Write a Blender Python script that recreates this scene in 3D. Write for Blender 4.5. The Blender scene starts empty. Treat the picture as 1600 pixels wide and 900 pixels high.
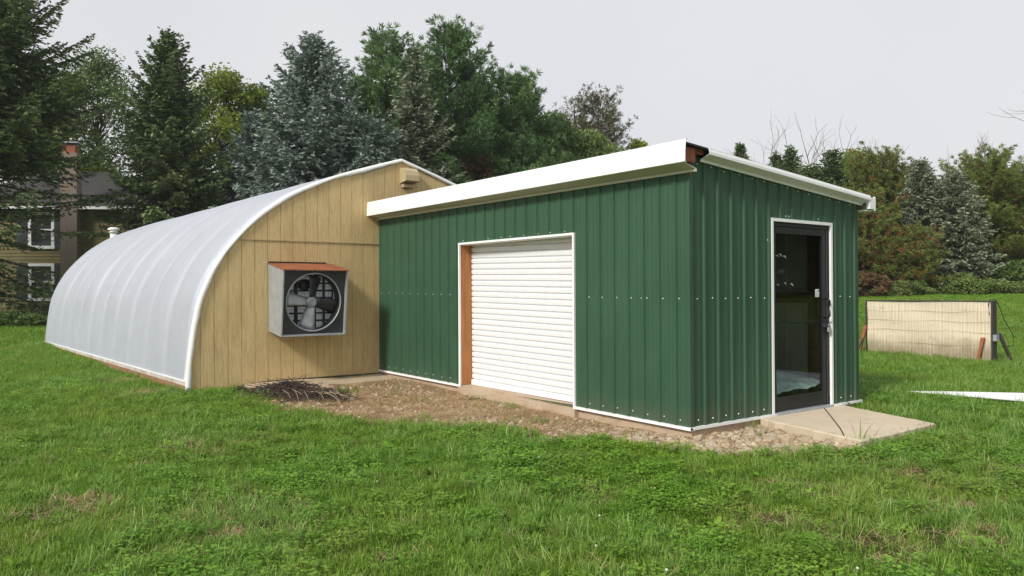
import bpy, math, random
import numpy as np
from mathutils import Matrix, Vector

random.seed(7)
RNG = np.random.default_rng(7)
SC = bpy.context.scene
COL = SC.collection
rad = math.radians

HAZE = 0.0005
# ------------------------------------------------------------------ camera
YAW, PITCH, ROLL = 0.9110, 0.0049, -0.0052
CAM = np.array([5.4933, -6.5833, 1.4052])
FWD = np.array([-math.sin(YAW)*math.cos(PITCH), math.cos(YAW)*math.cos(PITCH), math.sin(PITCH)])
_r = np.array([math.cos(YAW), math.sin(YAW), 0.0])
_u = np.cross(_r, FWD)
RGT = _r*math.cos(ROLL) + _u*math.sin(ROLL)
UPV = _u*math.cos(ROLL) - _r*math.sin(ROLL)
cd = bpy.data.cameras.new('camera'); cam = bpy.data.objects.new('camera', cd); COL.objects.link(cam)
cd.sensor_width = 36.0; cd.lens = 36.0*1266.15/1600.0
cd.clip_start = 0.05; cd.clip_end = 2000.0
M = Matrix((RGT, UPV, -FWD)).transposed().to_4x4(); M.translation = Vector(CAM)
cam.matrix_world = M
SC.camera = cam

def bearing(deg, dist):
    """ground point at a bearing (degrees right of the view axis) and a distance ahead"""
    t = math.tan(rad(deg))
    p = CAM[:2] + (FWD[:2] + RGT[:2]*t)*dist
    return float(p[0]), float(p[1])

def brg(px):
    return math.degrees(math.atan((px-800.0)/1266.15))

# ------------------------------------------------------------------ ground height
def sstep(a, b, x):
    t = np.clip((np.asarray(x, float)-a)/(b-a), 0, 1)
    return t*t*(3-2*t)

def ground_z(x, y):
    x = np.asarray(x, float); y = np.asarray(y, float)
    z = -0.10 + 0.085*sstep(0.0, -7.0, x)
    z = z-.035*sstep(-6.0, -3.6, x)*sstep(2.2, 1.0, x)*sstep(-1.15, -.35, y)*sstep(2.2, 1.2, y)
    dx, dy = x-CAM[0], y-CAM[1]
    d = np.hypot(dx, dy)
    ang = np.degrees(np.arctan2(dx*RGT[0]+dy*RGT[1], np.maximum(dx*FWD[0]+dy*FWD[1], 0.01)))
    w = 0.4 + 0.6*sstep(4, 22, ang)
    z = z + 1.2*w*sstep(15, 47, d)
    z = z + 0.012*np.sin(x*1.7+0.6*y)*np.cos(y*1.3-0.4*x) + 0.01*np.sin(0.63*x-1.1*y)
    return z

# ------------------------------------------------------------------ mesh helpers
class MB:
    def __init__(self):
        self.v = []; self.q = []; self.t = []; self.n = 0
        self.tq = []; self.tt = []
    def add(self, v, q=None, t=None, tint=None):
        v = np.asarray(v, float).reshape(-1, 3)
        self.v.append(v)
        if q is not None and len(q):
            q = np.asarray(q, np.int64).reshape(-1, 4); self.q.append(q+self.n)
            self.tq.append(np.zeros(len(q)) if tint is None else np.broadcast_to(np.asarray(tint, float), (len(q),)))
        if t is not None and len(t):
            t = np.asarray(t, np.int64).reshape(-1, 3); self.t.append(t+self.n)
            self.tt.append(np.zeros(len(t)) if tint is None or q is not None else np.broadcast_to(np.asarray(tint, float), (len(t),)))
        self.n += len(v)
        return self
    def box(self, x0, x1, y0, y1, z0, z1):
        v = [(x, y, z) for x in (x0, x1) for y in (y0, y1) for z in (z0, z1)]
        self.hexa(v); return self
    def hexa(self, v):
        # v ordered x-major, y, z
        self.add(v, [(0,1,3,2),(4,6,7,5),(0,4,5,1),(2,3,7,6),(0,2,6,4),(1,5,7,3)]); return self
    def quad(self, a, b, c, d):
        self.add([a, b, c, d], [(0,1,2,3)]); return self
    def tube(self, pts, r, sides=8, cap=True, closed=False):
        pts = np.asarray(pts, float); n = len(pts)
        r = np.broadcast_to(np.asarray(r, float), (n,))
        tg = np.gradient(pts, axis=0)
        if closed: tg = np.roll(pts, -1, 0)-np.roll(pts, 1, 0)
        tg /= np.linalg.norm(tg, axis=1)[:, None]+1e-12
        ref = np.array([0, 0, 1.0]) if abs(tg[:, 2]).mean() < .8 else np.array([1.0, 0.13, 0])
        a = np.cross(tg, ref); a /= np.linalg.norm(a, axis=1)[:, None]+1e-12
        b = np.cross(tg, a)
        th = np.arange(sides)/sides*2*math.pi
        ring = pts[:, None, :] + r[:, None, None]*(a[:, None, :]*np.cos(th)[None, :, None] + b[:, None, :]*np.sin(th)[None, :, None])
        q = []
        for i in range(n if closed else n-1):
            i2 = (i+1) % n
            for j in range(sides):
                q.append((i*sides+j, i*sides+(j+1) % sides, i2*sides+(j+1) % sides, i2*sides+j))
        v = ring.reshape(-1, 3)
        if cap and not closed:
            v = np.vstack([v, pts[:1], pts[-1:]])
            k = n*sides
            t = [(k, (j+1) % sides, j) for j in range(sides)] + [(k+1, (n-1)*sides+j, (n-1)*sides+(j+1) % sides) for j in range(sides)]
            self.add(v, q, t)
        else:
            self.add(v, q)
        return self
    def grid(self, P):
        P = np.asarray(P, float); a, b = P.shape[:2]
        idx = np.arange(a*b).reshape(a, b)
        q = np.stack([idx[:-1, :-1], idx[1:, :-1], idx[1:, 1:], idx[:-1, 1:]], -1).reshape(-1, 4)
        self.add(P.reshape(-1, 3), q); return self
    def build(self, name, mat=None, parent=None, smooth=False, offset=None, tint=False):
        V = np.vstack(self.v) if self.v else np.zeros((0, 3))
        if offset is None and parent is not None and parent.get('_w'):
            offset = parent['_w']
        if offset is not None: V = V-np.asarray(offset, float)
        Q = np.vstack(self.q) if self.q else np.zeros((0, 4), np.int64)
        T = np.vstack(self.t) if self.t else np.zeros((0, 3), np.int64)
        me = bpy.data.meshes.new(name)
        me.vertices.add(len(V)); me.vertices.foreach_set('co', V.astype(np.float32).ravel())
        nl = len(Q)*4+len(T)*3
        me.loops.add(nl)
        me.loops.foreach_set('vertex_index', np.concatenate([Q.ravel(), T.ravel()]).astype(np.int32))
        me.polygons.add(len(Q)+len(T))
        st = np.concatenate([np.arange(len(Q))*4, len(Q)*4+np.arange(len(T))*3]).astype(np.int32)
        me.polygons.foreach_set('loop_start', st)
        if tint:
            a = me.attributes.new('tint', 'FLOAT', 'FACE')
            a.data.foreach_set('value', np.concatenate(self.tq+self.tt).astype(np.float32))
        me.update(calc_edges=True)
        me.polygons.foreach_set('use_smooth', np.full(len(me.polygons), smooth, bool))
        if mat is not None: me.materials.append(mat)
        o = bpy.data.objects.new(name, me); COL.objects.link(o)
        if parent is not None: o.parent = parent
        return o

def bevel(o, w=0.006, seg=2):
    m = o.modifiers.new('bevel', 'BEVEL'); m.width = w; m.segments = seg; m.limit_method = 'ANGLE'; m.angle_limit = rad(40)
    return o

def tag(o, label=None, cat=None, group=None, kind=None):
    if label: o['label'] = label
    if cat: o['category'] = cat
    if group: o['group'] = group
    if kind: o['kind'] = kind
    return o

def thing(name, label, cat, loc=(0, 0, 0), rotz=0.0, group=None):
    o = bpy.data.objects.new(name, None); COL.objects.link(o)
    o.empty_display_size = 0.3
    o.location = loc; o.rotation_euler = (0, 0, rotz)
    if rotz == 0: WORLD[o.name] = tuple(float(c) for c in loc)
    return tag(o, label, cat, group)
WORLD = {}
def sub(mb, name, mat, parent, smooth=False, root=None, tint=False):
    """mesh given in world coordinates under a thing that stands unrotated at WORLD[...]"""
    r = root or parent
    return mb.build(name, mat, parent, smooth, offset=WORLD[r.name], tint=tint)

# ------------------------------------------------------------------ material helpers
def nodes_of(name):
    m = bpy.data.materials.new(name); m.use_nodes = True
    nt = m.node_tree; nt.nodes.clear()
    out = nt.nodes.new('ShaderNodeOutputMaterial')
    return m, nt, out
def N(nt, t, **kw):
    n = nt.nodes.new(t)
    for k, v in kw.items():
        if hasattr(n, k): setattr(n, k, v)
    return n
def ramp(nt, fac, stops):
    r = N(nt, 'ShaderNodeValToRGB')
    e = r.color_ramp.elements
    while len(e) < len(stops): e.new(0.5)
    for i, (p, c) in enumerate(stops):
        e[i].position = p; e[i].color = (*c, 1)
    nt.links.new(fac, r.inputs[0]); return r.outputs[0]
def noise(nt, vec, scale, detail=4, rough=.6, dist=0.0):
    n = N(nt, 'ShaderNodeTexNoise'); n.inputs['Scale'].default_value = scale
    n.inputs['Detail'].default_value = detail; n.inputs['Roughness'].default_value = rough
    n.inputs['Distortion'].default_value = dist
    if vec is not None: nt.links.new(vec, n.inputs['Vector'])
    return n.outputs['Fac']
def coords(nt, scale=(1, 1, 1), kind='Object'):
    t = N(nt, 'ShaderNodeTexCoord'); m = N(nt, 'ShaderNodeMapping'); m.inputs['Scale'].default_value = scale
    nt.links.new(t.outputs[kind], m.inputs['Vector']); return m.outputs['Vector']
def mixc(nt, fac, a, b, blend='MIX'):
    m = N(nt, 'ShaderNodeMix'); m.data_type = 'RGBA'; m.blend_type = blend
    for s, v in ((0, fac), (6, a), (7, b)):
        if hasattr(v, 'links'): nt.links.new(v, m.inputs[s])
        elif isinstance(v, (int, float)): m.inputs[s].default_value = v
        else: m.inputs[s].default_value = (*v, 1)
    return m.outputs[2]
def math_(nt, op, a, b=0.0, clamp=False):
    m = N(nt, 'ShaderNodeMath', operation=op); m.use_clamp = clamp
    for i, v in enumerate((a, b)):
        if hasattr(v, 'links'): nt.links.new(v, m.inputs[i])
        else: m.inputs[i].default_value = v
    return m.outputs[0]
def bump(nt, h, strength=.3, dist=.01):
    b = N(nt, 'ShaderNodeBump'); b.inputs['Strength'].default_value = strength; b.inputs['Distance'].default_value = dist
    nt.links.new(h, b.inputs['Height']); return b.outputs['Normal']
def pbr(nt, out, col, rough=.6, metal=0.0, normal=None, spec=.5):
    p = N(nt, 'ShaderNodeBsdfPrincipled')
    for k, v in (('Base Color', col), ('Roughness', rough), ('Metallic', metal), ('Specular IOR Level', spec)):
        if hasattr(v, 'links'): nt.links.new(v, p.inputs[k])
        elif k == 'Base Color': p.inputs[k].default_value = (*v, 1)
        else: p.inputs[k].default_value = v
    if normal is not None: nt.links.new(normal, p.inputs['Normal'])
    nt.links.new(p.outputs[0], out.inputs[0]); return p
def simple(name, a, b=None, scale=6, rough=.6, metal=0.0, bmp=.15, stretch=(1, 1, 1), spec=.4, dist=.004, lo=.35, hi=.65):
    m, nt, out = nodes_of(name)
    b = b or tuple(c*.75 for c in a)
    v = coords(nt, stretch)
    f = noise(nt, v, scale, 6, .65)
    c = ramp(nt, f, [(lo, a), (hi, b)])
    f2 = noise(nt, v, scale*7, 3)
    pbr(nt, out, c, rough, metal, bump(nt, f2, bmp, dist), spec)
    return m

# painted green steel
def m_green():
    m, nt, out = nodes_of('green_painted_steel')
    v = coords(nt)
    big = noise(nt, v, .9, 3)
    streak = noise(nt, coords(nt, (5, 5, .35)), 3.0, 5)
    scratch = noise(nt, coords(nt, (9, 9, 2.2)), 5.0, 6, .75)
    c = ramp(nt, big, [(.3, (.026, .078, .040)), (.7, (.036, .098, .054))])
    c = mixc(nt, math_(nt, 'MULTIPLY', ramp(nt, streak, [(.45, (0, 0, 0)), (.75, (1, 1, 1))]), .3), c, (.05, .10, .07))
    c = mixc(nt, ramp(nt, scratch, [(.74, (0, 0, 0)), (.78, (.8, .8, .8))]), c, (.22, .30, .26))
    # splash-up dirt near the foot
    sep = N(nt, 'ShaderNodeSeparateXYZ'); nt.links.new(v, sep.inputs[0])
    h = math_(nt, 'ADD', sep.outputs[2], math_(nt, 'MULTIPLY', noise(nt, v, 4, 5), -.35))
    c = mixc(nt, ramp(nt, h, [(-.0, (.35, .35, .35)), (.16, (0, 0, 0))]), c, (.10, .105, .07))
    wob = noise(nt, coords(nt, (1.6, 1.6, .5)), 2.0, 2)
    pbr(nt, out, c, ramp(nt, streak, [(.3, (.46,)*3), (.7, (.62,)*3)]), 0, bump(nt, wob, .35, .02), .4)
    return m
def m_plywood():
    m, nt, out = nodes_of('tan_painted_plywood')
    grain = noise(nt, coords(nt, (9, 9, .8)), 7.0, 8, .7, .8)
    big = noise(nt, coords(nt, (1.5, 1.5, .5)), 1.4, 5)
    c = ramp(nt, big, [(.3, (.57, .425, .21)), (.55, (.64, .49, .255)), (.75, (.50, .365, .18))])
    c = mixc(nt, ramp(nt, grain, [(.46, (0,)*3), (.72, (.75,)*3)]), c, (.36, .245, .12))
    # knots and dark weather marks
    k = noise(nt, coords(nt, (4, 4, 2.2)), 3.1, 5, .7)
    c = mixc(nt, ramp(nt, k, [(.66, (0,)*3), (.76, (.85,)*3)]), c, (.14, .095, .055))
    st2 = noise(nt, coords(nt, (11, 11, .45)), 2.6, 5, .65)
    c = mixc(nt, ramp(nt, st2, [(.58, (0,)*3), (.74, (.45,)*3)]), c, (.30, .215, .12))
    pbr(nt, out, c, .8, 0, bump(nt, grain, .5, .006), .2)
    return m
def m_white(name='white_painted_steel', col=(.86, .87, .88), rough=.45, dirt=.25):
    m, nt, out = nodes_of(name)
    d = noise(nt, coords(nt, (3, 3, 1.2)), 3.5, 7, .7)
    c = mixc(nt, math_(nt, 'MULTIPLY', ramp(nt, d, [(.5, (0,)*3), (.8, (1,)*3)]), dirt), col, (.45, .42, .35))
    pbr(nt, out, c, rough, 0, bump(nt, noise(nt, coords(nt), 2.5, 2), .15, .02), .4)
    return m
def m_film():
    m, nt, out = nodes_of('greenhouse_film')
    big = noise(nt, coords(nt, (1, 1, 1)), 1.2, 4)
    wr = noise(nt, coords(nt, (7, 1.2, 1.2)), 3.0, 4, .6, .6)
    dirt = noise(nt, coords(nt, (2.5, 1, .6)), 2.4, 7, .72)
    c = ramp(nt, big, [(.3, (.60, .64, .73)), (.7, (.67, .71, .79))])
    c = mixc(nt, ramp(nt, dirt, [(.52, (0,)*3), (.8, (.45,)*3)]), c, (.58, .58, .57))
    wr2 = noise(nt, coords(nt, (2.2, .5, .9)), 2.2, 3, .5, 1.2)
    nrm = bump(nt, mixc(nt, .6, wr, wr2), .45, .04)
    d = N(nt, 'ShaderNodeBsdfDiffuse'); t = N(nt, 'ShaderNodeBsdfTranslucent'); g = N(nt, 'ShaderNodeBsdfGlossy')
    g.inputs['Roughness'].default_value = .5
    for s in (d, t): nt.links.new(c, s.inputs['Color']); nt.links.new(nrm, s.inputs['Normal'])
    nt.links.new(nrm, g.inputs['Normal']); g.inputs['Color'].default_value = (1, 1, 1, 1)
    a = N(nt, 'ShaderNodeMixShader'); a.inputs[0].default_value = .42
    nt.links.new(d.outputs[0], a.inputs[1]); nt.links.new(t.outputs[0], a.inputs[2])
    lw = N(nt, 'ShaderNodeLayerWeight'); lw.inputs[0].default_value = .25
    b = N(nt, 'ShaderNodeMixShader'); nt.links.new(math_(nt, 'MULTIPLY', lw.outputs['Fresnel'], .16), b.inputs[0])
    nt.links.new(a.outputs[0], b.inputs[1]); nt.links.new(g.outputs[0], b.inputs[2])
    nt.links.new(b.outputs[0], out.inputs[0]); return m
def m_glass():
    m, nt, out = nodes_of('dark_door_glass')
    t = N(nt, 'ShaderNodeBsdfTransparent'); t.inputs[0].default_value = (.80, .84, .82, 1)
    g = N(nt, 'ShaderNodeBsdfGlossy'); g.inputs['Roughness'].default_value = .03
    g.inputs[0].default_value = (.6, .64, .7, 1)
    f = N(nt, 'ShaderNodeFresnel'); f.inputs[0].default_value = 1.45
    b = N(nt, 'ShaderNodeMixShader')
    geo = N(nt, 'ShaderNodeNewGeometry')
    nt.links.new(math_(nt, 'MULTIPLY', f.outputs[0], math_(nt, 'SUBTRACT', 1.0, geo.outputs['Backfacing'])), b.inputs[0]); nt.links.new(t.outputs[0], b.inputs[1]); nt.links.new(g.outputs[0], b.inputs[2])
    nt.links.new(b.outputs[0], out.inputs[0]); return m
def m_concrete(name, a, b, edge=None):
    m, nt, out = nodes_of(name)
    v = coords(nt)
    f = noise(nt, v, 2.2, 8, .7); f2 = noise(nt, v, 60, 4); f3 = noise(nt, v, 7, 7, .75)
    c = ramp(nt, f, [(.3, a), (.7, b)])
    c = mixc(nt, ramp(nt, f3, [(.56, (0,)*3), (.72, (.75,)*3)]), c, tuple(x*.5 for x in b))
    c = mixc(nt, ramp(nt, f2, [(.6, (0,)*3), (.75, (.4,)*3)]), c, tuple(x*.45 for x in a))
    pbr(nt, out, c, .9, 0, bump(nt, mixc(nt, .5, f2, f3), .4, .006), .2); return m
def m_lawn():
    m, nt, out = nodes_of('lawn_soil')
    v = coords(nt)
    f = noise(nt, v, 1.1, 6, .65); f2 = noise(nt, v, 45, 5, .7); f3 = noise(nt, v, .22, 4)
    c = ramp(nt, f2, [(.3, (.022, .03, .008)), (.55, (.05, .075, .014)), (.75, (.085, .10, .03))])
    c = mixc(nt, ramp(nt, f, [(.55, (0,)*3), (.75, (.6,)*3)]), c, (.10, .08, .04))
    # far off, the turf itself carries the colour
    g = ramp(nt, f3, [(.35, (.17, .28, .03)), (.65, (.23, .33, .04))])
    g = mixc(nt, math_(nt, 'MULTIPLY', ramp(nt, f2, [(.35, (0,)*3), (.7, (1,)*3)]), .45), g, (.055, .10, .016))
    sp = N(nt, 'ShaderNodeVectorMath', operation='DISTANCE'); nt.links.new(v, sp.inputs[0]); sp.inputs[1].default_value = (0, 0, 0)
    c = mixc(nt, ramp(nt, math_(nt, 'DIVIDE', sp.outputs['Value'], 60.0), [(.2, (0,)*3), (.55, (1,)*3)]), c, g)
    pbr(nt, out, c, .95, 0, bump(nt, f2, .6, .02), .1); return m
def m_dirt():
    m, nt, out = nodes_of('dirt')
    v = coords(nt)
    f = noise(nt, v, 2.0, 7, .7); f2 = noise(nt, v, 40, 5, .7)
    c = ramp(nt, f, [(.3, (.29, .17, .09)), (.5, (.44, .31, .185)), (.7, (.19, .11, .06))])
    c = mixc(nt, ramp(nt, f2, [(.4, (0,)*3), (.7, (.7,)*3)]), c, (.16, .11, .07))
    pbr(nt, out, c, .95, 0, bump(nt, f2, .8, .02), .1); return m
def m_leaf(name, stops, trans=.35, patch=None, rough=.55, tint_amt=True, gscale=.8):
    """foliage: colour follows a per-leaf value, so growth and painted highlights vary leaf to leaf"""
    m, nt, out = nodes_of(name)
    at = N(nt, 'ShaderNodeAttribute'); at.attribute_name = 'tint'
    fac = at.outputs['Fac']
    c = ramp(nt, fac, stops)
    if patch:
        geo = N(nt, 'ShaderNodeNewGeometry')
        f = noise(nt, geo.outputs['Position'], gscale, 4, .6)
        c = mixc(nt, ramp(nt, f, [(patch[1], (0,)*3), (patch[2], (1,)*3)]), c, mixc(nt, .5, c, patch[0]))
    d = N(nt, 'ShaderNodeBsdfPrincipled'); d.inputs['Roughness'].default_value = rough; d.inputs['Specular IOR Level'].default_value = .25
    t = N(nt, 'ShaderNodeBsdfTranslucent')
    nt.links.new(c, d.inputs['Base Color']); nt.links.new(c, t.inputs[0])
    x = N(nt, 'ShaderNodeMixShader'); x.inputs[0].default_value = trans
    nt.links.new(d.outputs[0], x.inputs[1]); nt.links.new(t.outputs[0], x.inputs[2]); nt.links.new(x.outputs[0], out.inputs[0])
    return m
def m_grass(name, stops, dry=.0):
    m, nt, out = nodes_of(name)
    at = N(nt, 'ShaderNodeAttribute'); at.attribute_name = 'tint'
    oi = N(nt, 'ShaderNodeObjectInfo'); geo = N(nt, 'ShaderNodeNewGeometry')
    f = math_(nt, 'ADD', math_(nt, 'MULTIPLY', at.outputs['Fac'], .6), math_(nt, 'MULTIPLY', oi.outputs['Random'], .4))
    c = ramp(nt, f, stops)
    p1 = noise(nt, geo.outputs['Position'], .55, 4, .6); p2 = noise(nt, geo.outputs['Position'], 1.9, 4, .65)
    c = mixc(nt, math_(nt, 'MULTIPLY', ramp(nt, p1, [(.45, (0,)*3), (.65, (1,)*3)]), .4), c, (.26, .33, .04))
    c = mixc(nt, math_(nt, 'MULTIPLY', ramp(nt, p2, [(.58, (0,)*3), (.72, (1,)*3)]), .5+dry), c, (.26, .21, .08))
    d = N(nt, 'ShaderNodeBsdfPrincipled'); d.inputs['Roughness'].default_value = .42; d.inputs['Specular IOR Level'].default_value = .3
    t = N(nt, 'ShaderNodeBsdfTranslucent')
    nt.links.new(c, d.inputs['Base Color']); nt.links.new(c, t.inputs[0])
    x = N(nt, 'ShaderNodeMixShader'); x.inputs[0].default_value = .35
    nt.links.new(d.outputs[0], x.inputs[1]); nt.links.new(t.outputs[0], x.inputs[2]); nt.links.new(x.outputs[0], out.inputs[0])
    return m

GREEN = m_green(); PLY = m_plywood(); WHITE = m_white(); FILM = m_film(); GLASS = m_glass()
CURTAIN = m_white('white_door_curtain', (.82, .83, .85), .5, .2)
WHITEPL = m_white('white_plastic_edge', (.80, .81, .80), .5, .3)
CONC = m_concrete('pad_concrete', (.64, .55, .41), (.56, .47, .345))
FOUND = m_concrete('foundation_concrete', (.52, .42, .31), (.40, .30, .20))
LAWN = m_lawn(); DIRT = m_dirt()
WOOD = simple('orange_lumber', (.50, .22, .07), (.34, .13, .04), 3, .7, 0, .3, (6, 6, .7))
REDWOOD = simple('red_brown_lumber', (.28, .09, .04), (.16, .05, .025), 3, .7, 0, .3, (4, 4, 1))
BLACK = simple('black_aluminium', (.010, .011, .013), (.016, .017, .019), 4, .38, 0, .05)
FELT = simple('black_roof_felt', (.018, .016, .015), (.03, .027, .024), 8, .8)
RUST = simple('rusty_orange_steel', (.36, .12, .05), (.22, .075, .035), 3, .75, 0, .2)
GALV = simple('galvanised_steel', (.46, .49, .50), (.36, .39, .41), 5, .45, .35, .06)
DARKST = simple('dark_steel', (.035, .04, .045), (.055, .06, .065), 5, .5, .3, .1)
BLADE_LIT = simple('lit_blade', (.5, .53, .56), (.3, .32, .34), 6, .5, .4, .1)  # blades and hub that catch the light, painted paler
BLADE_SHADE = simple('shaded_blade', (.06, .065, .07), (.035, .038, .042), 6, .5, .4, .1)  # same blades on the shaded side, painted darker
SHUT = m_leaf('white_shutter_slat', [(0, (.93, .93, .92)), (1, (.93, .93, .92))], .65)
HOOD = simple('tan_hood_paint', (.50, .40, .24), (.42, .33, .19), 4, .6)
BARK = simple('bark', (.085, .065, .05), (.045, .035, .028), 5, .9, 0, .8, (1, 1, .3), .1, .03)
GREYBARK = simple('grey_twig_bark', (.24, .21, .20), (.17, .15, .14), 5, .9, 0, .5, (1, 1, .3), .1, .02)
GALVSC = simple('screw_head', (.75, .76, .74), (.6, .6, .58), 20, .4, .2, .0)
INTW = simple('interior_lining', (.66, .64, .58), (.55, .54, .5), 3, .7)
BROWNB = simple('brown_girt', (.16, .075, .04), (.10, .045, .025), 3, .7, 0, .2, (.6, 4, 4))

# ------------------------------------------------------------------ ribbed sheet walls
def profile(u0, u1, start, pitch, kind):
    """(u, depth) list; depth is proud of the sheet"""
    P = []
    k0 = int(math.floor((u0-start)/pitch))-1; k1 = int(math.ceil((u1-start)/pitch))+1
    for k in range(k0, k1+1):
        c = start+k*pitch
        if kind == 'rib':
            P += [(c-.023, 0), (c-.013, .020), (c+.013, .020), (c+.023, 0)]
            for m in (.078, .150):
                P += [(c+m-.014, 0), (c+m-.006, .0032), (c+m+.006, .0032), (c+m+.014, 0)]
        else:
            P += [(c-.007, 0), (c-.005, -.009), (c+.005, -.009), (c+.007, 0)]
    P.sort()
    us = np.array([p[0] for p in P]); ds = np.array([p[1] for p in P])
    return us, ds
def sheet_wall(u0, u1, prof, zb, zt, openings, mp, extra=()):
    us, ds = prof
    mb = MB()
    cuts = sorted(set([u0, u1]+[c for o in openings for c in o[:2]]))
    for a, b in zip(cuts[:-1], cuts[1:]):
        mid = (a+b)/2
        op = [o for o in openings if o[0]-1e-6 <= mid <= o[1]+1e-6]
        inner = [u for u in us if a+1e-4 < u < b-1e-4]
        inner += [u for u in extra if a+1e-4 < u < b-1e-4]
        uu = np.array([a]+sorted(inner)+[b]); dd = np.interp(uu, us, ds)
        spans = [(zb, zt)] if not op else [(zb, op[0][2]), (op[0][3], zt)]
        for lo, hi in spans:
            zl = np.array([lo(u) if callable(lo) else lo for u in uu]); zh = np.array([hi(u) if callable(hi) else hi for u in uu])
            if (zh-zl).max() < .004: continue
            zh = np.maximum(zh, zl)
            n = max(1, int((zh-zl).max()/1.2))
            rows = [[mp(u, d, zl_+(zh_-zl_)*k/n) for u, d, zl_, zh_ in zip(uu, dd, zl, zh)] for k in range(n+1)]
            mb.grid(np.array(rows).transpose(1, 0, 2))
    return mb

# ================================================================== SHED
LF, WE = 6.6416, 3.3062
O0, O1, OH = -4.198, -1.774, 2.088      # roll-up door opening along the long wall
D0, D1, DH = 1.4185, 2.6403, 2.22        # glass door opening in the end wall
def zbase(x): return -0.0185 + 0.1275*(-x/LF)
def zroof(y): return 2.82 - 0.0838*y
shed = thing('metal_shed', 'dark green ribbed metal shed with white fascia, white roll-up door and glass door', 'shed', (0, 0, -0.1))

front = sheet_wall(-LF, 0, profile(-LF, 0, -LF+.06, .2286, 'rib'), zbase, lambda x: 2.645, [(O0, O1, zbase((O0+O1)/2), OH)],
                   lambda u, d, z: (u, -d, z))
S_front = sub(front, 'wall_siding', GREEN, shed); S_front['label'] = 'sunlit long green siding with roll-up door opening'
end = sheet_wall(0, WE, profile(0, WE, .235, .2286, 'rib'), lambda y: -.012, zroof, [(D0, D1, -.012, DH)], lambda u, d, z: (d, u, z))
S_end = sub(end, 'wall_siding', GREEN, shed); S_end['label'] = 'shaded end siding with glass door opening'
rear = sheet_wall(-LF, 0, profile(-LF, 0, -LF+.06, .2286, 'rib'), lambda x: -.02, lambda x: zroof(WE), [], lambda u, d, z: (u, WE+d, z))
sub(rear, 'wall_siding', GREEN, shed)
lin = MB(); 
# inner lining of the rear wall: ribbed steel seen from inside through the glass
for x in np.arange(-LF+.1, -.1, .2286): lin.box(x, x+.022, WE-.03, WE-.012, 0, 2.5)
lin.box(-LF+.02, -.03, WE-.012, WE-.004, 0, 2.5)
sub(lin, 'inner_lining', INTW, shed)
g = MB(); g.box(-LF+.03, -.04, WE-.075, WE-.032, 1.24, 1.38); sub(g, 'girt', BROWNB, shed)
for x_ in (-.62, -3.1):
    g = MB(); g.box(x_, x_+.14, WE-.17, WE-.078, .0, 2.45); sub(g, 'post', BROWNB, shed)
# corner edges of sheet metal: small dark gap and folded flange at the near corner
cn = MB(); cn.box(.003, .022, -.02, .035, zbase(0)+.01, 2.63); sub(cn, 'corner_trim', GREEN, shed)
# foundation
fd = MB()
fx = np.linspace(-LF, 0, 12)
def fz(x): return zbase(x)+.004
for a, b in zip(fx[:-1], fx[1:]):
    fd.hexa([(a, .02, -.5), (a, .02, fz(a)), (a, WE-.02, -.5), (a, WE-.02, fz(a)), (b, .02, -.5), (b, .02, fz(b)), (b, WE-.02, -.5), (b, WE-.02, fz(b))])
sub(fd, 'foundation', FOUND, shed)
th = MB(); xs = np.linspace(O0-.02, O1+.05, 10)
for a, b in zip(xs[:-1], xs[1:]):
    za, zb2 = zbase(a)+.0, zbase(b)+.0
    th.hexa([(a, -.045, -.4), (a, -.045, za-.025), (a, .4, -.4), (a, .4, za+.012), (b, -.045, -.4), (b, -.045, zb2-.025), (b, .4, -.4), (b, .4, zb2+.012)])
sub(th, 'threshold', FOUND, shed)
# white base trim
def strip(p0, p1, w, h, nrm):
    m = MB(); p0 = np.array(p0, float); p1 = np.array(p1, float); n = np.array(nrm, float)*w; z = np.array([0, 0, h])
    m.hexa([p0, p0+z, p0+n, p0+n+z, p1, p1+z, p1+n, p1+n+z]); return m
t = strip((-LF, .004, zbase(-LF)-.018), (O0-.032, .004, zbase(O0)-.018), .034, .03, (0, -1, 0)); sub(t, 'base_trim', WHITE, shed)
t = strip((O1+.032, .004, zbase(O1)-.018), (.03, .004, zbase(0)-.018), .034, .03, (0, -1, 0)); sub(t, 'base_trim', WHITE, shed)
t = strip((-.004, -.0305, -.032), (-.004, D0-.032, -.030), .034, .03, (1, 0, 0)); sub(t, 'base_trim', WHITE, shed)
t = strip((-.004, D1+.032, -.03), (-.004, WE+.03, -.03), .034, .03, (1, 0, 0)); sub(t, 'base_trim', WHITE, shed)
# opening trims
def frame_trim(a, b, top, bot_a, bot_b, mp, w=.032, d0=-.002, d1=.026):
    m = MB()
    def bx(u0, u1, z0, z1, z0b=None):
        m.hexa([mp(u0, d0, z0), mp(u0, d0, z1), mp(u0, d1, z0), mp(u0, d1, z1), mp(u1, d0, z0), mp(u1, d0, z1), mp(u1, d1, z0), mp(u1, d1, z1)])
    bx(a-w, a, bot_a, top+w); bx(b, b+w, bot_b, top+w); bx(a, b, top, top+w)
    return m
sub(frame_trim(O0, O1, OH, zbase(O0)-.02, zbase(O1)-.02, lambda u, d, z: (u, -d, z), .028), 'door_trim', WHITE, shed)
sub(frame_trim(D0+.02, D1-.01, DH-.02, -.03, -.03, lambda u, d, z: (d, u, z), .036), 'door_trim', WHITE, shed)
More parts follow.
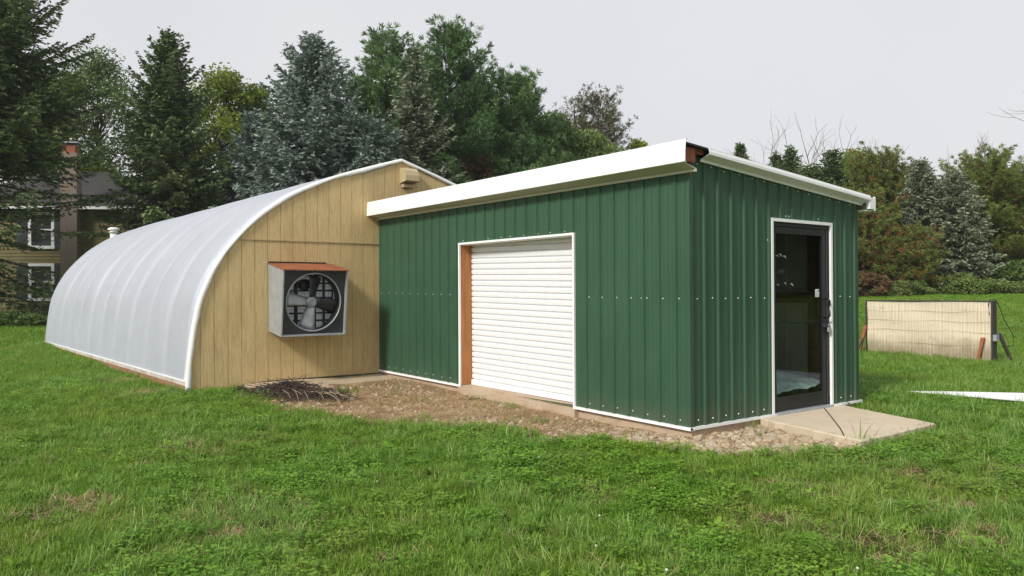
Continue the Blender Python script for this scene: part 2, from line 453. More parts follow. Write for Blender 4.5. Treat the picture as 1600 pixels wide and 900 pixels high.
# roll-up door: corrugated curtain set back in a lumber jamb
REC = .20
n = 26; zc0 = zbase(-3)+.012; rows = []
zz = []
pitch = (OH+.03-zc0)/n
for i in range(n):
    z = zc0+i*pitch
    zz += [(z, .0), (z+pitch*.06, -.012), (z+pitch*.5, -.016), (z+pitch*.82, -.014), (z+pitch*.87, 0.012), (z+pitch*.95, .012)]
xs = np.linspace(O0+.01, O1-.01, 9)
cur = MB(); cur.grid(np.array([[(x, REC+d, z+zbase(x)-zbase(-3)) for z, d in zz] for x in xs]))
door = sub(cur, 'rollup_door', CURTAIN, shed); door['label'] = 'white corrugated roll-up door'
bar = MB(); za, zb_ = zbase(O0), zbase(O1)
bar.hexa([(O0+.01, REC-.03, za+.004), (O0+.01, REC-.03, za+.075), (O0+.01, REC+.02, za+.004), (O0+.01, REC+.02, za+.075), (O1-.01, REC-.03, zb_+.014), (O1-.01, REC-.03, zb_+.075), (O1-.01, REC+.02, zb_+.014), (O1-.01, REC+.02, zb_+.075)])
sub(bar, 'bottom_bar', CURTAIN, door, root=shed)
j = MB(); j.box(O0-.04, O0+.001, .01, REC+.05, zbase(O0)+.01, OH); sub(j, 'jamb', WOOD, shed)
j = MB(); j.box(O1-.001, O1+.04, .01, REC+.05, zbase(O1)+.01, OH); sub(j, 'jamb', WOOD, shed)
j = MB(); j.box(O0, O1, .005, REC-.03, OH-.005, OH+.04); sub(j, 'header', WHITE, shed)
# dark room behind curtain is closed by the shed itself
# roof deck
rf = MB()
rx0, rx1 = -LF+.02, .13
rf.hexa([(rx0, -.2, zroof(-.2)+.055), (rx0, -.2, zroof(-.2)+.075), (rx0, WE+.16, zroof(WE+.16)+.055), (rx0, WE+.16, zroof(WE+.16)+.075),
         (rx1, -.2, zroof(-.2)+.055), (rx1, -.2, zroof(-.2)+.075), (rx1, WE+.16, zroof(WE+.16)+.055), (rx1, WE+.16, zroof(WE+.16)+.075)])
sub(rf, 'roof', FELT, shed)
ft = MB(); ft.hexa([(-LF-.03, -.02, 2.83), (-LF-.03, -.02, 2.85), (-LF-.03, 0, 2.83), (-LF-.03, 0, 2.85)]+[(0.1, -.02, 2.83), (0.1, -.02, 2.85), (.1, 0, 2.83), (.1, 0, 2.85)])
# fascia on the sunny eave
fx0, fx1 = -LF+.012, .145
P = []
for x, zt_ in ((fx0, 2.906), (-LF*.66, 2.914), (-LF*.33, 2.922), (fx1, 2.934)):
    P.append([(x, -.175, zt_+.004), (x, -.212, zt_), (x, -.222, zt_-.11), (x, -.226, zt_-.222), (x, -.206, zt_-.226)])
fa = MB().grid(np.array(P)); f_o = sub(fa, 'fascia', WHITE, shed); f_o['label'] = 'bright white front fascia board'
sd = f_o.modifiers.new('solid', 'SOLIDIFY'); sd.thickness = .004
for x in (-4.55, -2.05):
    fj = MB()
    zt_ = 2.906+.028*(x-fx0)/(fx1-fx0)
    fj.hexa([(x, -.2155, zt_-.002), (x, -.2135, zt_+.001), (x, -.2135, zt_-.002), (x, -.2125, zt_+.001)]+[(x+.05, -.2155, zt_-.002), (x+.05, -.2135, zt_+.001), (x+.05, -.2135, zt_-.002), (x+.05, -.2125, zt_+.001)])
    fj.add([(x, -.2145, zt_), (x+.012, -.2165, zt_), (x+.012, -.2265, zt_-.11), (x, -.2245, zt_-.11), (x, -.2285, zt_-.223), (x+.012, -.2305, zt_-.223)], [(0, 1, 2, 3), (3, 2, 5, 4)])
    sub(fj, 'lap_joint', WHITE, f_o, root=shed)
fn = MB()
for k in range(15):
    x = -6.4+.46*k
    for dzz in (.045, .185):
        zt_ = 2.906+.028*(x-fx0)/(fx1-fx0); yy_ = -.2155-.0047*dzz/.05 if dzz < .1 else -.2275
        fn.tube([(x+.02*math.sin(k*5+dzz*9), yy_+.004, zt_-dzz), (x+.02*math.sin(k*5+dzz*9), yy_-.003, zt_-dzz)], .006, 6)
so_n = sub(fn, 'fascia_nails', GALVSC, f_o, root=shed); so_n['kind'] = 'stuff'
so = MB(); so.hexa([(fx0, -.205, 2.682), (fx0, -.205, 2.688), (fx0, .0, 2.652), (fx0, .0, 2.66), (.105, -.205, 2.708), (.105, -.205, 2.714), (.105, .0, 2.652), (.105, .0, 2.66)])
so.hexa([(fx0, -.032, 2.625), (fx0, -.032, 2.653), (fx0, -.002, 2.625), (fx0, -.002, 2.651), (.107, -.032, 2.628), (.107, -.032, 2.655), (.107, -.002, 2.628), (.107, -.002, 2.651)])
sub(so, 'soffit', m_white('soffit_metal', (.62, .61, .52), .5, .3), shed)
# exposed rafter ends at the corner
w = MB(); w.box(-.05, .095, -.165, -.01, 2.72, 2.87); sub(w, 'rafter', REDWOOD, shed)
w = MB(); w.hexa([(-.05, -.01, 2.825), (-.05, -.01, 2.875), (-.05, .15, 2.815), (-.05, .15, 2.865), (.07, -.01, 2.825), (.07, -.01, 2.875), (.07, .15, 2.815), (.07, .15, 2.865)]); sub(w, 'rafter', REDWOOD, shed)
w = MB(); w.box(.0, .03, -.03, -.004, 2.6, 2.72); sub(w, 'rafter', REDWOOD, shed)
w = MB(); w.box(-.02, .01, WE+.005, WE+.06, 2.42, 2.56); sub(w, 'rafter', REDWOOD, shed)
# rake trim along the sloping roof edge
def rake(y0, y1):
    m = MB()
    P = []
    for y in (y0, (y0+y1)/2, y1):
        z = 2.873-.0831*(y-.143)
        P.append([(.06, y, z+.01), (.142, y, z), (.15, y, z-.03), (.15, y, z-.056), (.14, y, z-.058), (.035, y, z-.095), (.033, y, z-.115), (.02, y, z-.115)])
    m.grid(np.array(P)); return m
rk = sub(rake(.143, WE+.05), 'rake_trim', WHITE, shed); sd = rk.modifiers.new('solid', 'SOLIDIFY'); sd.thickness = .003
re = MB(); re.box(-LF, .147, WE+.14, WE+.17, 2.42, 2.60); re.box(-LF, .10, WE+.0, WE+.14, 2.415, 2.43); re.box(.10, .147, WE+.03, WE+.14, 2.44, 2.585); sub(re, 'rear_fascia', WHITE, shed)
# screws: one shared mesh
def screw_mesh():
    m = MB(); th = np.arange(6)/6*2*math.pi
    v = [(0.009*math.cos(a), 0.009*math.sin(a), 0) for a in th]+[(0.006*math.cos(a), 0.006*math.sin(a), .006) for a in th]+[(0, 0, .007)]
    m.add(v, [(i, (i+1) % 6, 6+(i+1) % 6, 6+i) for i in range(6)], [(6+i, 6+(i+1) % 6, 12) for i in range(6)])
    o = m.build('screw', GALVSC); me = o.data; bpy.data.objects.remove(o); return me
SM = screw_mesh()
def screw(parent, p, nrm):
    o = bpy.data.objects.new('screw', SM); COL.objects.link(o); o.parent = parent
    o.location = Vector(p)-Vector(WORLD[shed.name]); o.rotation_euler = Vector(nrm).to_track_quat('Z', 'Y').to_euler()
rr = random.Random(3)
for row in range(2):
    for k in range(29):
        x = -LF+.06+.2286*k+.045+rr.uniform(-.012, .012)
        if x > -.03 or (O0-.06 < x < O1+.06): continue
        z = zbase(x)+.075+rr.uniform(-.008, .008) if row == 0 else 1.322+.078*(-x/LF)+rr.uniform(-.004, .004)
        screw(S_front, (x, -.001, z), (0, -1, 0))
        if rr.random() < .25 and k % 4 == 2: screw(S_front, (x-.08, -.001, z), (0, -1, 0))
for k in range(9): screw(S_front, (O0+.12+k*.27+rr.uniform(-.05, .05), -.001, OH+.055), (0, -1, 0))
for row in range(3):
    for k in range(14):
        y = .235+.2286*k-.1+rr.uniform(-.02, .02)
        if row < 2 and D0-.05 < y < D1+.05: continue
        if y > WE-.02: continue
        z = (.06, 1.325, zroof(y)-.075)[row]+rr.uniform(-.006, .006)
        screw(S_end, (.001, y, z), (1, 0, 0))
for y, z in ((D0-.06, 1.98), (D0+.3, DH+.05), (D0+.36, DH+.05), (D1-.25, DH+.05), (D0-.055, .9)): screw(S_end, (.001, y, z), (1, 0, 0))

# glass storefront door
gd = MB(); fy0, fy1, ftop = D0+.02, D1-.01, DH-.02
X0, X1 = -.07, -.012
gd.box(X0, X1, fy0, fy0+.042, 0.0, ftop); gd.box(X0, X1, fy1-.05, fy1, 0.0, ftop); gd.box(X0, X1, fy0+.042, fy1-.05, ftop-.05, ftop)
gdoor = sub(gd, 'glass_door', BLACK, shed); gdoor['label'] = 'black aluminium framed glass door'
lf = MB(); a, b = fy0+.048, fy1-.056; lz0, lz1 = .015, ftop-.056
X0, X1 = -.062, -.018
lf.box(X0, X1, a, a+.055, lz0, lz1); lf.box(X0, X1, b-.075, b, lz0, lz1); lf.box(X0, X1, a+.055, b-.075, lz1-.075, lz1); lf.box(X0, X1, a+.055, b-.075, lz0, lz0+.155)
bevel(sub(lf, 'door_leaf', BLACK, gdoor, root=shed), .003)
pn = MB(); pn.box(-.043, -.037, a+.05, b-.07, lz0+.15, lz1-.07); sub(pn, 'pane', GLASS, gdoor, root=shed)
pb = MB(); pb.tube([(-.10, a+.03, 1.03), (-.12, a+.1, 1.03), (-.12, b-.15, 1.02), (-.10, b-.06, 1.02)], .016, 8); sub(pb, 'push_bar', BLACK, gdoor, root=shed)
hy = b-.035
hd = MB(); hd.tube([(-.02, hy, 1.07), (.045, hy, 1.075), (.06, hy, 1.10), (.06, hy, 1.27), (.045, hy, 1.295), (-.02, hy, 1.30)], .011, 8); sub(hd, 'handle', BLACK, gdoor, True, root=shed)
hs = MB(); hs.box(-.018, .012, hy-.03, hy+.075, .955, 1.0); hs.box(.012, .02, hy+.01, hy+.07, .96, .985); sub(hs, 'hasp', DARKST, gdoor, root=shed)
pl = MB(); pl.box(.02, .045, hy+.0, hy+.05, .90, .95); pl.tube([(.032, hy+.008, .945), (.032, hy+.008, .98), (.032, hy+.025, .995), (.032, hy+.042, .98), (.032, hy+.042, .945)], .005, 6)
bevel(sub(pl, 'padlock', GALV, gdoor, root=shed), .004)
st = MB(); st.box(-.0365, -.0355, b-.20, b-.115, 1.325, 1.42); sk = sub(st, 'sticker', simple('sticker_paper', (.75, .76, .76), (.68, .69, .7), 8, .5), gdoor, root=shed)
sl = MB()
for i, zz_ in enumerate((1.40, 1.385, 1.365, 1.35, 1.34)): sl.box(-.0352, -.0348, b-.19, b-.15 if i < 2 else b-.13, zz_-.004, zz_)
sl.box(-.0352, -.0348, b-.145, b-.122, 1.385, 1.41)
sub(sl, 'sticker_print', simple('grey_print', (.2, .2, .22), (.25, .25, .27), 8, .6), gdoor, root=shed)
RESM = simple('tape_residue_white', (.6, .6, .58), (.5, .5, .5), 20, .7)
for (yy, z, l) in ((.10, 1.79, .05), (.16, 1.80, .06), (.25, 1.785, .05), (.11, 1.46, .04), (.26, 1.48, .03), (.39, 1.46, .05), (.06, .045, .05)):
    th = np.linspace(0, 2.4, 5); rs = MB()
    rs.tube([(-.0345, a+yy+l*.5*math.cos(q), z+l*.5*math.sin(q)) for q in th], .0035, 5)
    sub(rs, 'tape_residue', RESM, gdoor, root=shed)
sl_ = MB(); sl_.box(-.06, .055, fy0-.0, fy1+.0, -.035, .004); bevel(sub(sl_, 'door_sill', GALV, shed), .006)

# clear plastic heap lying on the shed floor just inside
def crumple(nx, ny, x0, x1, y0, y1, hfun, seed, amp):
    r = np.random.default_rng(seed)
    X, Y = np.meshgrid(np.linspace(x0, x1, nx), np.linspace(y0, y1, ny), indexing='ij')
    Z = hfun((X-x0)/(x1-x0), (Y-y0)/(y1-y0))
    for k in range(26):
        a = r.uniform(0, math.pi); f = r.uniform(6, 30); p = r.uniform(0, 6)
        Z = Z+amp/ (1+k*.12)*np.abs(np.sin((X*math.cos(a)+Y*math.sin(a))*f+p))*r.uniform(.3, 1)
    return np.stack([X, Y, Z], -1)
ps = MB().grid(crumple(70, 90, -1.45, -.12, 1.38, 3.0, lambda u, v: .02+.34*np.exp(-((u-.62)/.4)**2-((v-.4)/.45)**2)+.12*np.exp(-((v-.9)/.25)**2), 4, .012))
m, nt, out = nodes_of('clear_plastic_sheet')
p = pbr(nt, out, (.62, .72, .76), .22, 0, bump(nt, noise(nt, coords(nt), 9, 6, .7, 1.5), .9, .03), .6)
pso = tag(ps.build('plastic_sheet', m, None, True), 'crumpled clear plastic sheeting on the shed floor behind the glass door', 'plastic sheet')

# ================================================================== GREENHOUSE
GX, GL = -LF, 13.03
AR = np.array([(-3.13, -.03), (-3.13, .037), (-3.093, .441), (-3.038, .865), (-2.955, 1.30), (-2.799, 1.675), (-2.583, 2.029), (-2.324, 2.325), (-2.057, 2.60),
               (-1.598, 2.93), (-1.129, 3.155), (-.627, 3.347), (-.112, 3.51), (.441, 3.679)])
ridge = .441
AR = np.vstack([AR, np.array([(2*ridge-y, z) for y, z in AR[-2::-1]])])
# smooth resample by arc length
def resample(A, n):
    s = np.concatenate([[0], np.cumsum(np.hypot(*np.diff(A, axis=0).T))])
    t = np.linspace(0, s[-1], n)
    return np.stack([np.interp(t, s, A[:, 0]), np.interp(t, s, A[:, 1])], 1)
AS = resample(AR, 121)
k_ = np.array([.25, .5, .25])
for _ in range(3):
    B = AS.copy(); B[1:-1] = AS[:-2]*.25+AS[1:-1]*.5+AS[2:]*.25
    B[60] = AS[60]; AS = B
def arch_z(y):
    h = AS[:61] if y <= ridge else AS[60:][::-1]
    yy = h[:, 0] if y <= ridge else h[:, 0]
    o = np.argsort(yy); return float(np.interp(y, yy[o], h[o, 1]))
gh = thing('greenhouse', 'long white plastic covered hoop greenhouse with tan plywood end wall', 'greenhouse', (GX, -3.1, 0))
tgt = np.gradient(AS, axis=0); tgt /= np.linalg.norm(tgt, axis=1)[:, None]
nrm = np.stack([-tgt[:, 1], tgt[:, 0]], 1)
bays = 11; per = 16
r = np.random.default_rng(5)
xsf = np.linspace(0, GL, bays*per+1)
Pf = np.zeros((len(xsf), len(AS), 3))
s_ = np.linspace(0, 1, len(AS)); env = np.clip(np.sin(np.pi*np.clip(np.minimum(s_, 1-s_)*2*1.02, 0, 1))**.5, 0, 1)*(.4+.6*np.exp(-((np.minimum(s_, 1-s_)-.13)/.15)**2))
for i, x in enumerate(xsf):
    t = (x/GL*bays) % 1.0; b_ = int(x/GL*bays-1e-6)
    am = .068*(1+.3*math.sin(b_*2.3))
    # tight at one hoop, slack at the next: each bay swells towards its far hoop
    tt = t**(.75+.35*math.sin(b_*1.9)**2)
    bl = am*(.35*(1-abs(2*tt-1)**2)+.65*(1-abs(2*tt-1)**12))*(1+.25*np.sin(s_*9+b_*2.1)*np.sin(s_*4+b_))
    wav = .006*np.sin(s_*60+b_*1.7+t*3)*np.sin(t*math.pi)
    off = bl*env+wav*env
    Pf[i, :, 0] = GX-x; Pf[i, :, 1] = AS[:, 0]+nrm[:, 0]*off; Pf[i, :, 2] = AS[:, 1]+nrm[:, 1]*off
sub(MB().grid(Pf), 'film_cover', FILM, gh, True)
hp = MB()
for k in range(bays+1):
    hp.tube([(GX-.03-k*(GL-.06)/bays, y-ny*.02, z-nz*.02) for (y, z), (ny, nz) in zip(AS[::4], nrm[::4])], .02, 6)
sub(hp, 'hoops', GALV, gh, True)
# rolled plastic edge along the end wall
ed = MB(); r = np.random.default_rng(11)
w1 = .046+.022*np.convolve(r.normal(size=len(AS)), np.ones(4)/4, 'same')
P = []
for i, ((y, z), (ny, nz)) in enumerate(zip(AS, nrm)):
    ww = max(.03, w1[i]); bl = .012*r.random()
    P.append([(GX-.12, y+ny*.012, z+nz*.012), (GX+.004, y+ny*.02, z+nz*.02), (GX+.028, y+ny*.006, z+nz*.006), (GX+.034+bl*.5, y-ny*ww*.5, z-nz*ww*.5), (GX+.014+bl, y-ny*ww, z-nz*ww)])
eo = sub(MB().grid(np.array(P)), 'film_edge', WHITEPL, gh, True); sd = eo.modifiers.new('solid', 'SOLIDIFY'); sd.thickness = .004
# plywood end wall with an opening for the fan
FY0, FY1, FZ0, FZ1 = -1.86, -.92, .86, 1.80
ply = sheet_wall(-3.07, 2*ridge+3.07, profile(-3.2, 4.2, -2.934, .2032, 'groove'), lambda y: -.02+.085*float(sstep(-2.9, -1.8, y)), lambda y: arch_z(y)-.02, [(FY0, FY1, FZ0, FZ1)],
                 lambda u, d, z: (GX+.008+d, u, z), extra=list(np.linspace(-3.1, 4, 60)))
sub(ply, 'end_wall', PLY, gh)['label'] = 'tan grooved plywood end wall'
fl = MB(); fl.box(GX+.004, GX+.022, -2.40, 2*ridge+2.40, 2.215, 2.232); sub(fl, 'seam_flashing', HOOD, gh)
far = sheet_wall(-3.07, 2*ridge+3.07, profile(-3.2, 4.2, -2.934, .2032, 'groove'), lambda y: -.05, lambda y: arch_z(y)-.02, [], lambda u, d, z: (GX-GL-d, u, z), extra=list(np.linspace(-3.1, 4, 60)))
sub(far, 'rear_wall', FILM, gh)
BASEW = simple('weathered_base_board', (.34, .19, .10), (.22, .13, .075), 3, .8, 0, .3, (1, 4, 4))
SKIRT = simple('dusty_film_skirt', (.60, .58, .55), (.42, .33, .26), 4, .7)
# base boards and battens both sides
for sgn in (0, 1):
    f = (lambda y: y) if sgn == 0 else (lambda y: 2*ridge-y)
    for (nm, ya, yb, za, zb3, mt) in (('base_board', -3.155, -3.10, -.12, .075, BASEW), ('skirt', -3.150, -3.138, .075, .128, SKIRT), ('batten', -3.156, -3.128, .128, .146, WHITEPL)):
        m_ = MB(); y0, y1 = sorted((f(ya), f(yb))); m_.box(GX-GL+.02, GX-.0, y0, y1, za, zb3); sub(m_, nm, mt, gh)
# hood vent near the ridge
hv = MB(); ya, yb = .40, .67
prof_h = [(0, 3.535), (.10, 3.53), (.17, 3.48), (.20, 3.40), (.205, 3.30), (.0, 3.275)]
v = [(GX+.012+d, y, z) for y in (ya, yb) for d, z in prof_h]; n6 = 6
hv.add(v, [(i, (i+1) % 6, 6+(i+1) % 6, 6+i) for i in range(6)])
hv.add([v[i] for i in range(6)], [(0, 1, 2, 3), (0, 3, 4, 5)]); hv.add([v[6+i] for i in range(6)], [(3, 2, 1, 0), (5, 4, 3, 0)])
hv.box(GX+.012, GX+.09, ya+.03, yb-.03, 3.20, 3.27)
bevel(sub(hv, 'vent_hood', HOOD, gh), .012, 3)

# exhaust fan cabinet
BY0, BY1 = -1.912, -.86
def fan_x(z): return GX+.50+.10*(z-.75)
fanh = MB(); t_ = .02
zt_b, zt_f, zb_b, zb_f = 1.855, 1.748, .825, .752
def side(y0, y1):
    fanh.hexa([(GX+.01, y0, zb_b), (GX+.01, y0, zt_b), (GX+.01, y1, zb_b), (GX+.01, y1, zt_b), (fan_x(zb_f), y0, zb_f), (fan_x(zt_f), y0, zt_f), (fan_x(zb_f), y1, zb_f), (fan_x(zt_f), y1, zt_f)])
side(BY0, BY0+t_); side(BY1-t_, BY1)
fanh.hexa([(GX+.01, BY0+t_, zb_b), (GX+.01, BY0+t_, zb_b+t_), (GX+.01, BY1-t_, zb_b), (GX+.01, BY1-t_, zb_b+t_), (fan_x(zb_f), BY0+t_, zb_f), (fan_x(zb_f), BY0+t_, zb_f+t_), (fan_x(zb_f), BY1-t_, zb_f), (fan_x(zb_f), BY1-t_, zb_f+t_)])
fan = sub(fanh, 'exhaust_fan', GALV, gh); fan['label'] = 'square exhaust fan cabinet with rusty lid'
ld = MB(); ld.hexa([(GX+.012, BY0-.01, zt_b+.002), (GX+.012, BY0-.01, zt_b+.016), (GX+.012, BY1+.01, zt_b+.002), (GX+.012, BY1+.01, zt_b+.016), (fan_x(zt_f)+.012, BY0-.01, zt_f-.002), (fan_x(zt_f)+.012, BY0-.01, zt_f+.012), (fan_x(zt_f)+.012, BY1+.012, zt_f-.002), (fan_x(zt_f)+.012, BY1+.012, zt_f+.012)])
sub(ld, 'lid', RUST, fan, root=gh)
gap = MB(); gap.box(GX+.01, GX+.016, BY0-.0, BY1-.1, zt_b+.02, zt_b+.04); sub(gap, 'wall_gap', FELT, fan, root=gh)
# orifice panel: square plate with a round hole and short ring, set 6 cm back
cy, cz, RR = (BY0+BY1)/2-.0, 1.265, .44
sq = []; ci = []; 
nseg = 64
for k in range(nseg):
    a_ = 2*math.pi*k/nseg; c_, s2 = math.cos(a_), math.sin(a_); m_ = max(abs(c_), abs(s2))
    y_ = cy+c_/m_*(.5*(BY1-BY0)-t_); z_ = 1.265+s2/m_*.478
    sq.append((fan_x(z_)-.06, y_, z_)); ci.append((fan_x(cz+s2*RR)-.06, cy+c_*RR, cz+s2*RR))
pm = MB(); pm.add(sq+ci, [(k, (k+1) % nseg, nseg+(k+1) % nseg, nseg+k) for k in range(nseg)])
ci2 = [(x-.20, y, z) for x, y, z in ci]
pm.add(ci+ci2, [(k, (k+1) % nseg, nseg+(k+1) % nseg, nseg+k) for k in range(nseg)])
sub(pm, 'orifice_panel', DARKST, fan, root=gh)
lip = MB(); lip.tube([(x+.006, y, z) for x, y, z in ci], .011, 6, closed=True); sub(lip, 'orifice_ring', GALV, fan, True, root=gh)
fxm = GX+.40
def blade(ang, mat):
    m_ = MB(); rows = []
    for k, rr_ in enumerate(np.linspace(.075, .405, 7)):
        hw = .075+.055*(k/6); tw = rad(38-16*k/6)
        row = []
        for s3 in (-1, -.5, 0, .5, 1):
            o_ = s3*hw; row.append((fxm+o_*math.sin(tw)*.8+.02*(1-s3*s3), rr_, o_*math.cos(tw)))
        rows.append(row)
    A_ = np.array(rows); y_, z_ = A_[..., 1].copy(), A_[..., 2].copy()
    A_[..., 1] = cy+y_*math.cos(ang)-z_*math.sin(ang); A_[..., 2] = cz+y_*math.sin(ang)+z_*math.cos(ang)
    m_.grid(A_); o_ = sub(m_, 'blade', mat, fan, True, root=gh); sd_ = o_.modifiers.new('solid', 'SOLIDIFY'); sd_.thickness = .004
for ang, mt in ((rad(170), BLADE_LIT), (rad(258), BLADE_LIT), (rad(350), BLADE_SHADE), (rad(80), BLADE_SHADE)): blade(ang, mt)
hb = MB(); hb.tube([(fxm-.04, cy, cz), (fxm+.02, cy, cz), (fxm+.035, cy, cz)], [.085, .085, .06], 16)
for k in range(5):
    a_ = k*2*math.pi/5; hb.tube([(fxm+.03, cy+.05*math.cos(a_), cz+.05*math.sin(a_)), (fxm+.05, cy+.05*math.cos(a_), cz+.05*math.sin(a_))], .012, 6)
sub(hb, 'hub', BLADE_LIT, fan, root=gh)
mt_ = MB(); mt_.tube([(GX+.2, cy-.06, cz+.27), (GX+.33, cy-.06, cz+.27)], .085, 14); sub(mt_, 'motor', DARKST, fan, True, root=gh)
sp = MB()
for yy in (cy-.17, cy+.28): sp.box(GX+.22, GX+.25, yy-.015, yy+.015, .80, 1.73)
sp.box(GX+.22, GX+.25, BY0+.03, BY1-.03, cz-.02, cz+.02)
sub(sp, 'motor_bracket', DARKST, fan, root=gh)
SX = GX+.16
sh = MB()
for k in range(8):
    z = .875+.117*k
    sh.hexa([(SX, FY0, z), (SX, FY0, z+.080), (SX+.006, FY0, z), (SX+.006, FY0, z+.080), (SX, FY1, z), (SX, FY1, z+.080), (SX+.006, FY1, z), (SX+.006, FY1, z+.080)])
sub(sh, 'shutter', SHUT, fan, root=gh)
fr_ = MB()
for yy in (FY0+.01, FY0+.30, FY1-.30, FY1-.01): fr_.box(SX+.008, SX+.02, yy-.011, yy+.011, .86, 1.8)
for k in range(8): fr_.box(SX-.006, SX-.002, FY0, FY1, .960+.117*k, .987+.117*k)
sub(fr_, 'shutter_frame', DARKST, fan, root=gh)
wg = MB()
for yy in np.arange(BY0+.05, BY1-.02, .05): wg.tube([(fan_x(.79)-.245, yy, .79), (fan_x(1.73)-.245, yy, 1.73)], 0.0014, 4, cap=False)
for z in np.arange(.80, 1.74, .05): wg.tube([(fan_x(z)-.249, BY0+.03, z), (fan_x(z)-.249, BY1-.03, z)], 0.0014, 4, cap=False)
sub(wg, 'wire_guard', DARKST, fan, root=gh)

# ================================================================== small things
# vent pipe beyond the greenhouse
vx, vy = bearing(brg(178), 29.5); vz = float(ground_z(vx, vy))
vp = thing('vent_pipe', 'white capped vent pipe standing beyond the far end of the greenhouse', 'vent pipe', (vx, vy, vz))
m_ = MB(); m_.tube([(vx, vy, vz-.1), (vx, vy, 3.78)], .125, 16); sub(m_, 'pipe', WHITEPL, vp, True)
m_ = MB(); m_.tube([(vx, vy, 3.62), (vx, vy, 3.66), (vx, vy, 3.661), (vx, vy, 3.74), (vx, vy, 3.741), (vx, vy, 3.79), (vx, vy, 3.83)], [.16, .19, .14, .14, .21, .2, .12], 16); sub(m_, 'cap', WHITEPL, vp)

# evaporative cooling panel standing in the grass
def m_pad():
    m, nt, out = nodes_of('corrugated_paper_pad')
    v = coords(nt)
    f = noise(nt, coords(nt, (14, 1, .5)), 3.0, 5, .6); f2 = noise(nt, coords(nt, (2.0, 1, 6)), 2.0, 6, .7); f3 = noise(nt, v, 30, 3)
    c = ramp(nt, f, [(.3, (.68, .61, .47)), (.6, (.78, .72, .58)), (.8, (.58, .50, .36))])
    c = mixc(nt, ramp(nt, f2, [(.58, (0,)*3), (.75, (.55,)*3)]), c, (.34, .26, .15))
    sep = N(nt, 'ShaderNodeSeparateXYZ'); nt.links.new(v, sep.inputs[0])
    h = math_(nt, 'ADD', sep.outputs[2], math_(nt, 'MULTIPLY', noise(nt, v, 4, 5), -.4))
    c = mixc(nt, ramp(nt, h, [(.0, (.6,)*3), (.3, (0,)*3)]), c, (.26, .19, .10))
    pbr(nt, out, c, .9, 0, bump(nt, f, .5, .02), .1); return m
PY = 10.5
cpz = float(ground_z(-2.5, PY)); dz = cpz+.1
cp = thing('cooling_panel', 'cream corrugated cooling pad panel in a dark frame standing on edge in the grass', 'panel', (-3.82, PY, cpz))
x0, x1 = -3.82, -1.24
pm = MB()
nx = 86; rows = []
for k in range(nx*4+1):
    x = x0+.035+(x1-x0-.07)*k/(nx*4); d = (0, .02, .02, 0)[k % 4]+.004*math.sin(k*.9)
    rows.append([(x, PY-d+.010*math.sin(z*9+x*3), z) for z in np.linspace(cpz-.1, cpz+1.2, 14)])
pm.grid(np.array(rows)); pm.box(x0+.03, x1-.03, PY+.03, PY+.12, cpz-.1, cpz+1.2)
sub(pm, 'pad', m_pad(), cp)
tw = MB(); r9 = random.Random(9)
for z in (.33, .60, .80, 1.0):
    seg = [(x, PY-.02, cpz+z+.012*math.sin(x*5+z*9)+r9.uniform(-.006, .006)) for x in np.linspace(x0+.05, x1-.05, 40)]
    tw.tube(seg, .0032, 5)
sub(tw, 'tie_cord', simple('weathered_cord', (.44, .35, .21), (.54, .44, .28), 6, .9), cp)
FR = simple('dark_weathered_frame', (.055, .05, .045), (.035, .032, .03), 5, .6)
fm = MB(); fm.box(x0, x1, PY-.03, PY+.15, cpz+1.2, cpz+1.225); fm.box(x0-.002, x0+.03, PY-.032, PY+.15, cpz-.1, cpz+1.2); fm.box(x1-.03, x1+.004, PY-.035, PY+.16, cpz-.1, cpz+1.222); bevel(sub(fm, 'frame', FR, cp), .005)
cb = MB(); cb.tube([(x1-.05, PY-.04, cpz+.95), (x1-.07, PY-.045, cpz+1.15), (x1-.04, PY-.03, cpz+1.25), (x1+.02, PY+.03, cpz+1.255), (x1+.06, PY+.1, cpz+1.15), (x1+.14, PY+.15, cpz+.85), (x1+.28, PY+.2, cpz+.55), (x1+.28, PY+.2, cpz+.36), (x1+.18, PY+.2, cpz+.33)], .008, 6)
sub(cb, 'cable', BLACK, cp, True)
br = MB(); br.tube([(x1+.06, PY+.12, cpz+.58), (x1+.20, PY+.35, cpz+.02)], .035, 6); sub(br, 'brace', FR, cp)
br = MB(); br.tube([(x0-.02, PY-.1, cpz+.38), (x0-.0, PY-.5, cpz+.0)], .022, 6); sub(br, 'brace', FR, cp)
bk = MB(); bk.box(x1+.005, x1+.07, PY-.03, PY+.10, cpz+.44, cpz+.56); sub(bk, 'bracket', GALV, cp)
STK = simple('red_brown_stake', (.36, .13, .06), (.26, .09, .045), 4, .8)
def stake(x, y, lean, hgt, label):
    z = float(ground_z(x, y)); o = thing('wooden_stake', label, 'stake', (x, y, z), 0, 'red stakes beside the cooling panel')
    m_ = MB(); p0 = np.array([x-lean*.12, y, z-.12]); p1 = np.array([x+lean*hgt, y+.06, z+hgt])
    wv = np.array([.038, 0, 0]); dv = np.array([0, .022, 0])
    m_.hexa([p0-wv*.4-dv, p1-wv-dv, p0-wv*.4+dv, p1-wv+dv, p0+wv*.4-dv, p1+wv-dv, p0+wv*.4+dv, p1+wv+dv])
    bevel(sub(m_, 'stake_body', STK, o), .004)
    return o
stake(x1-.24, PY-.16, .18, .52, 'red wooden stake leaning at the right end of the cream panel')
stake(x0-.115, PY-.10, .2, .62, 'red wooden stake between the shed corner and the cream panel')

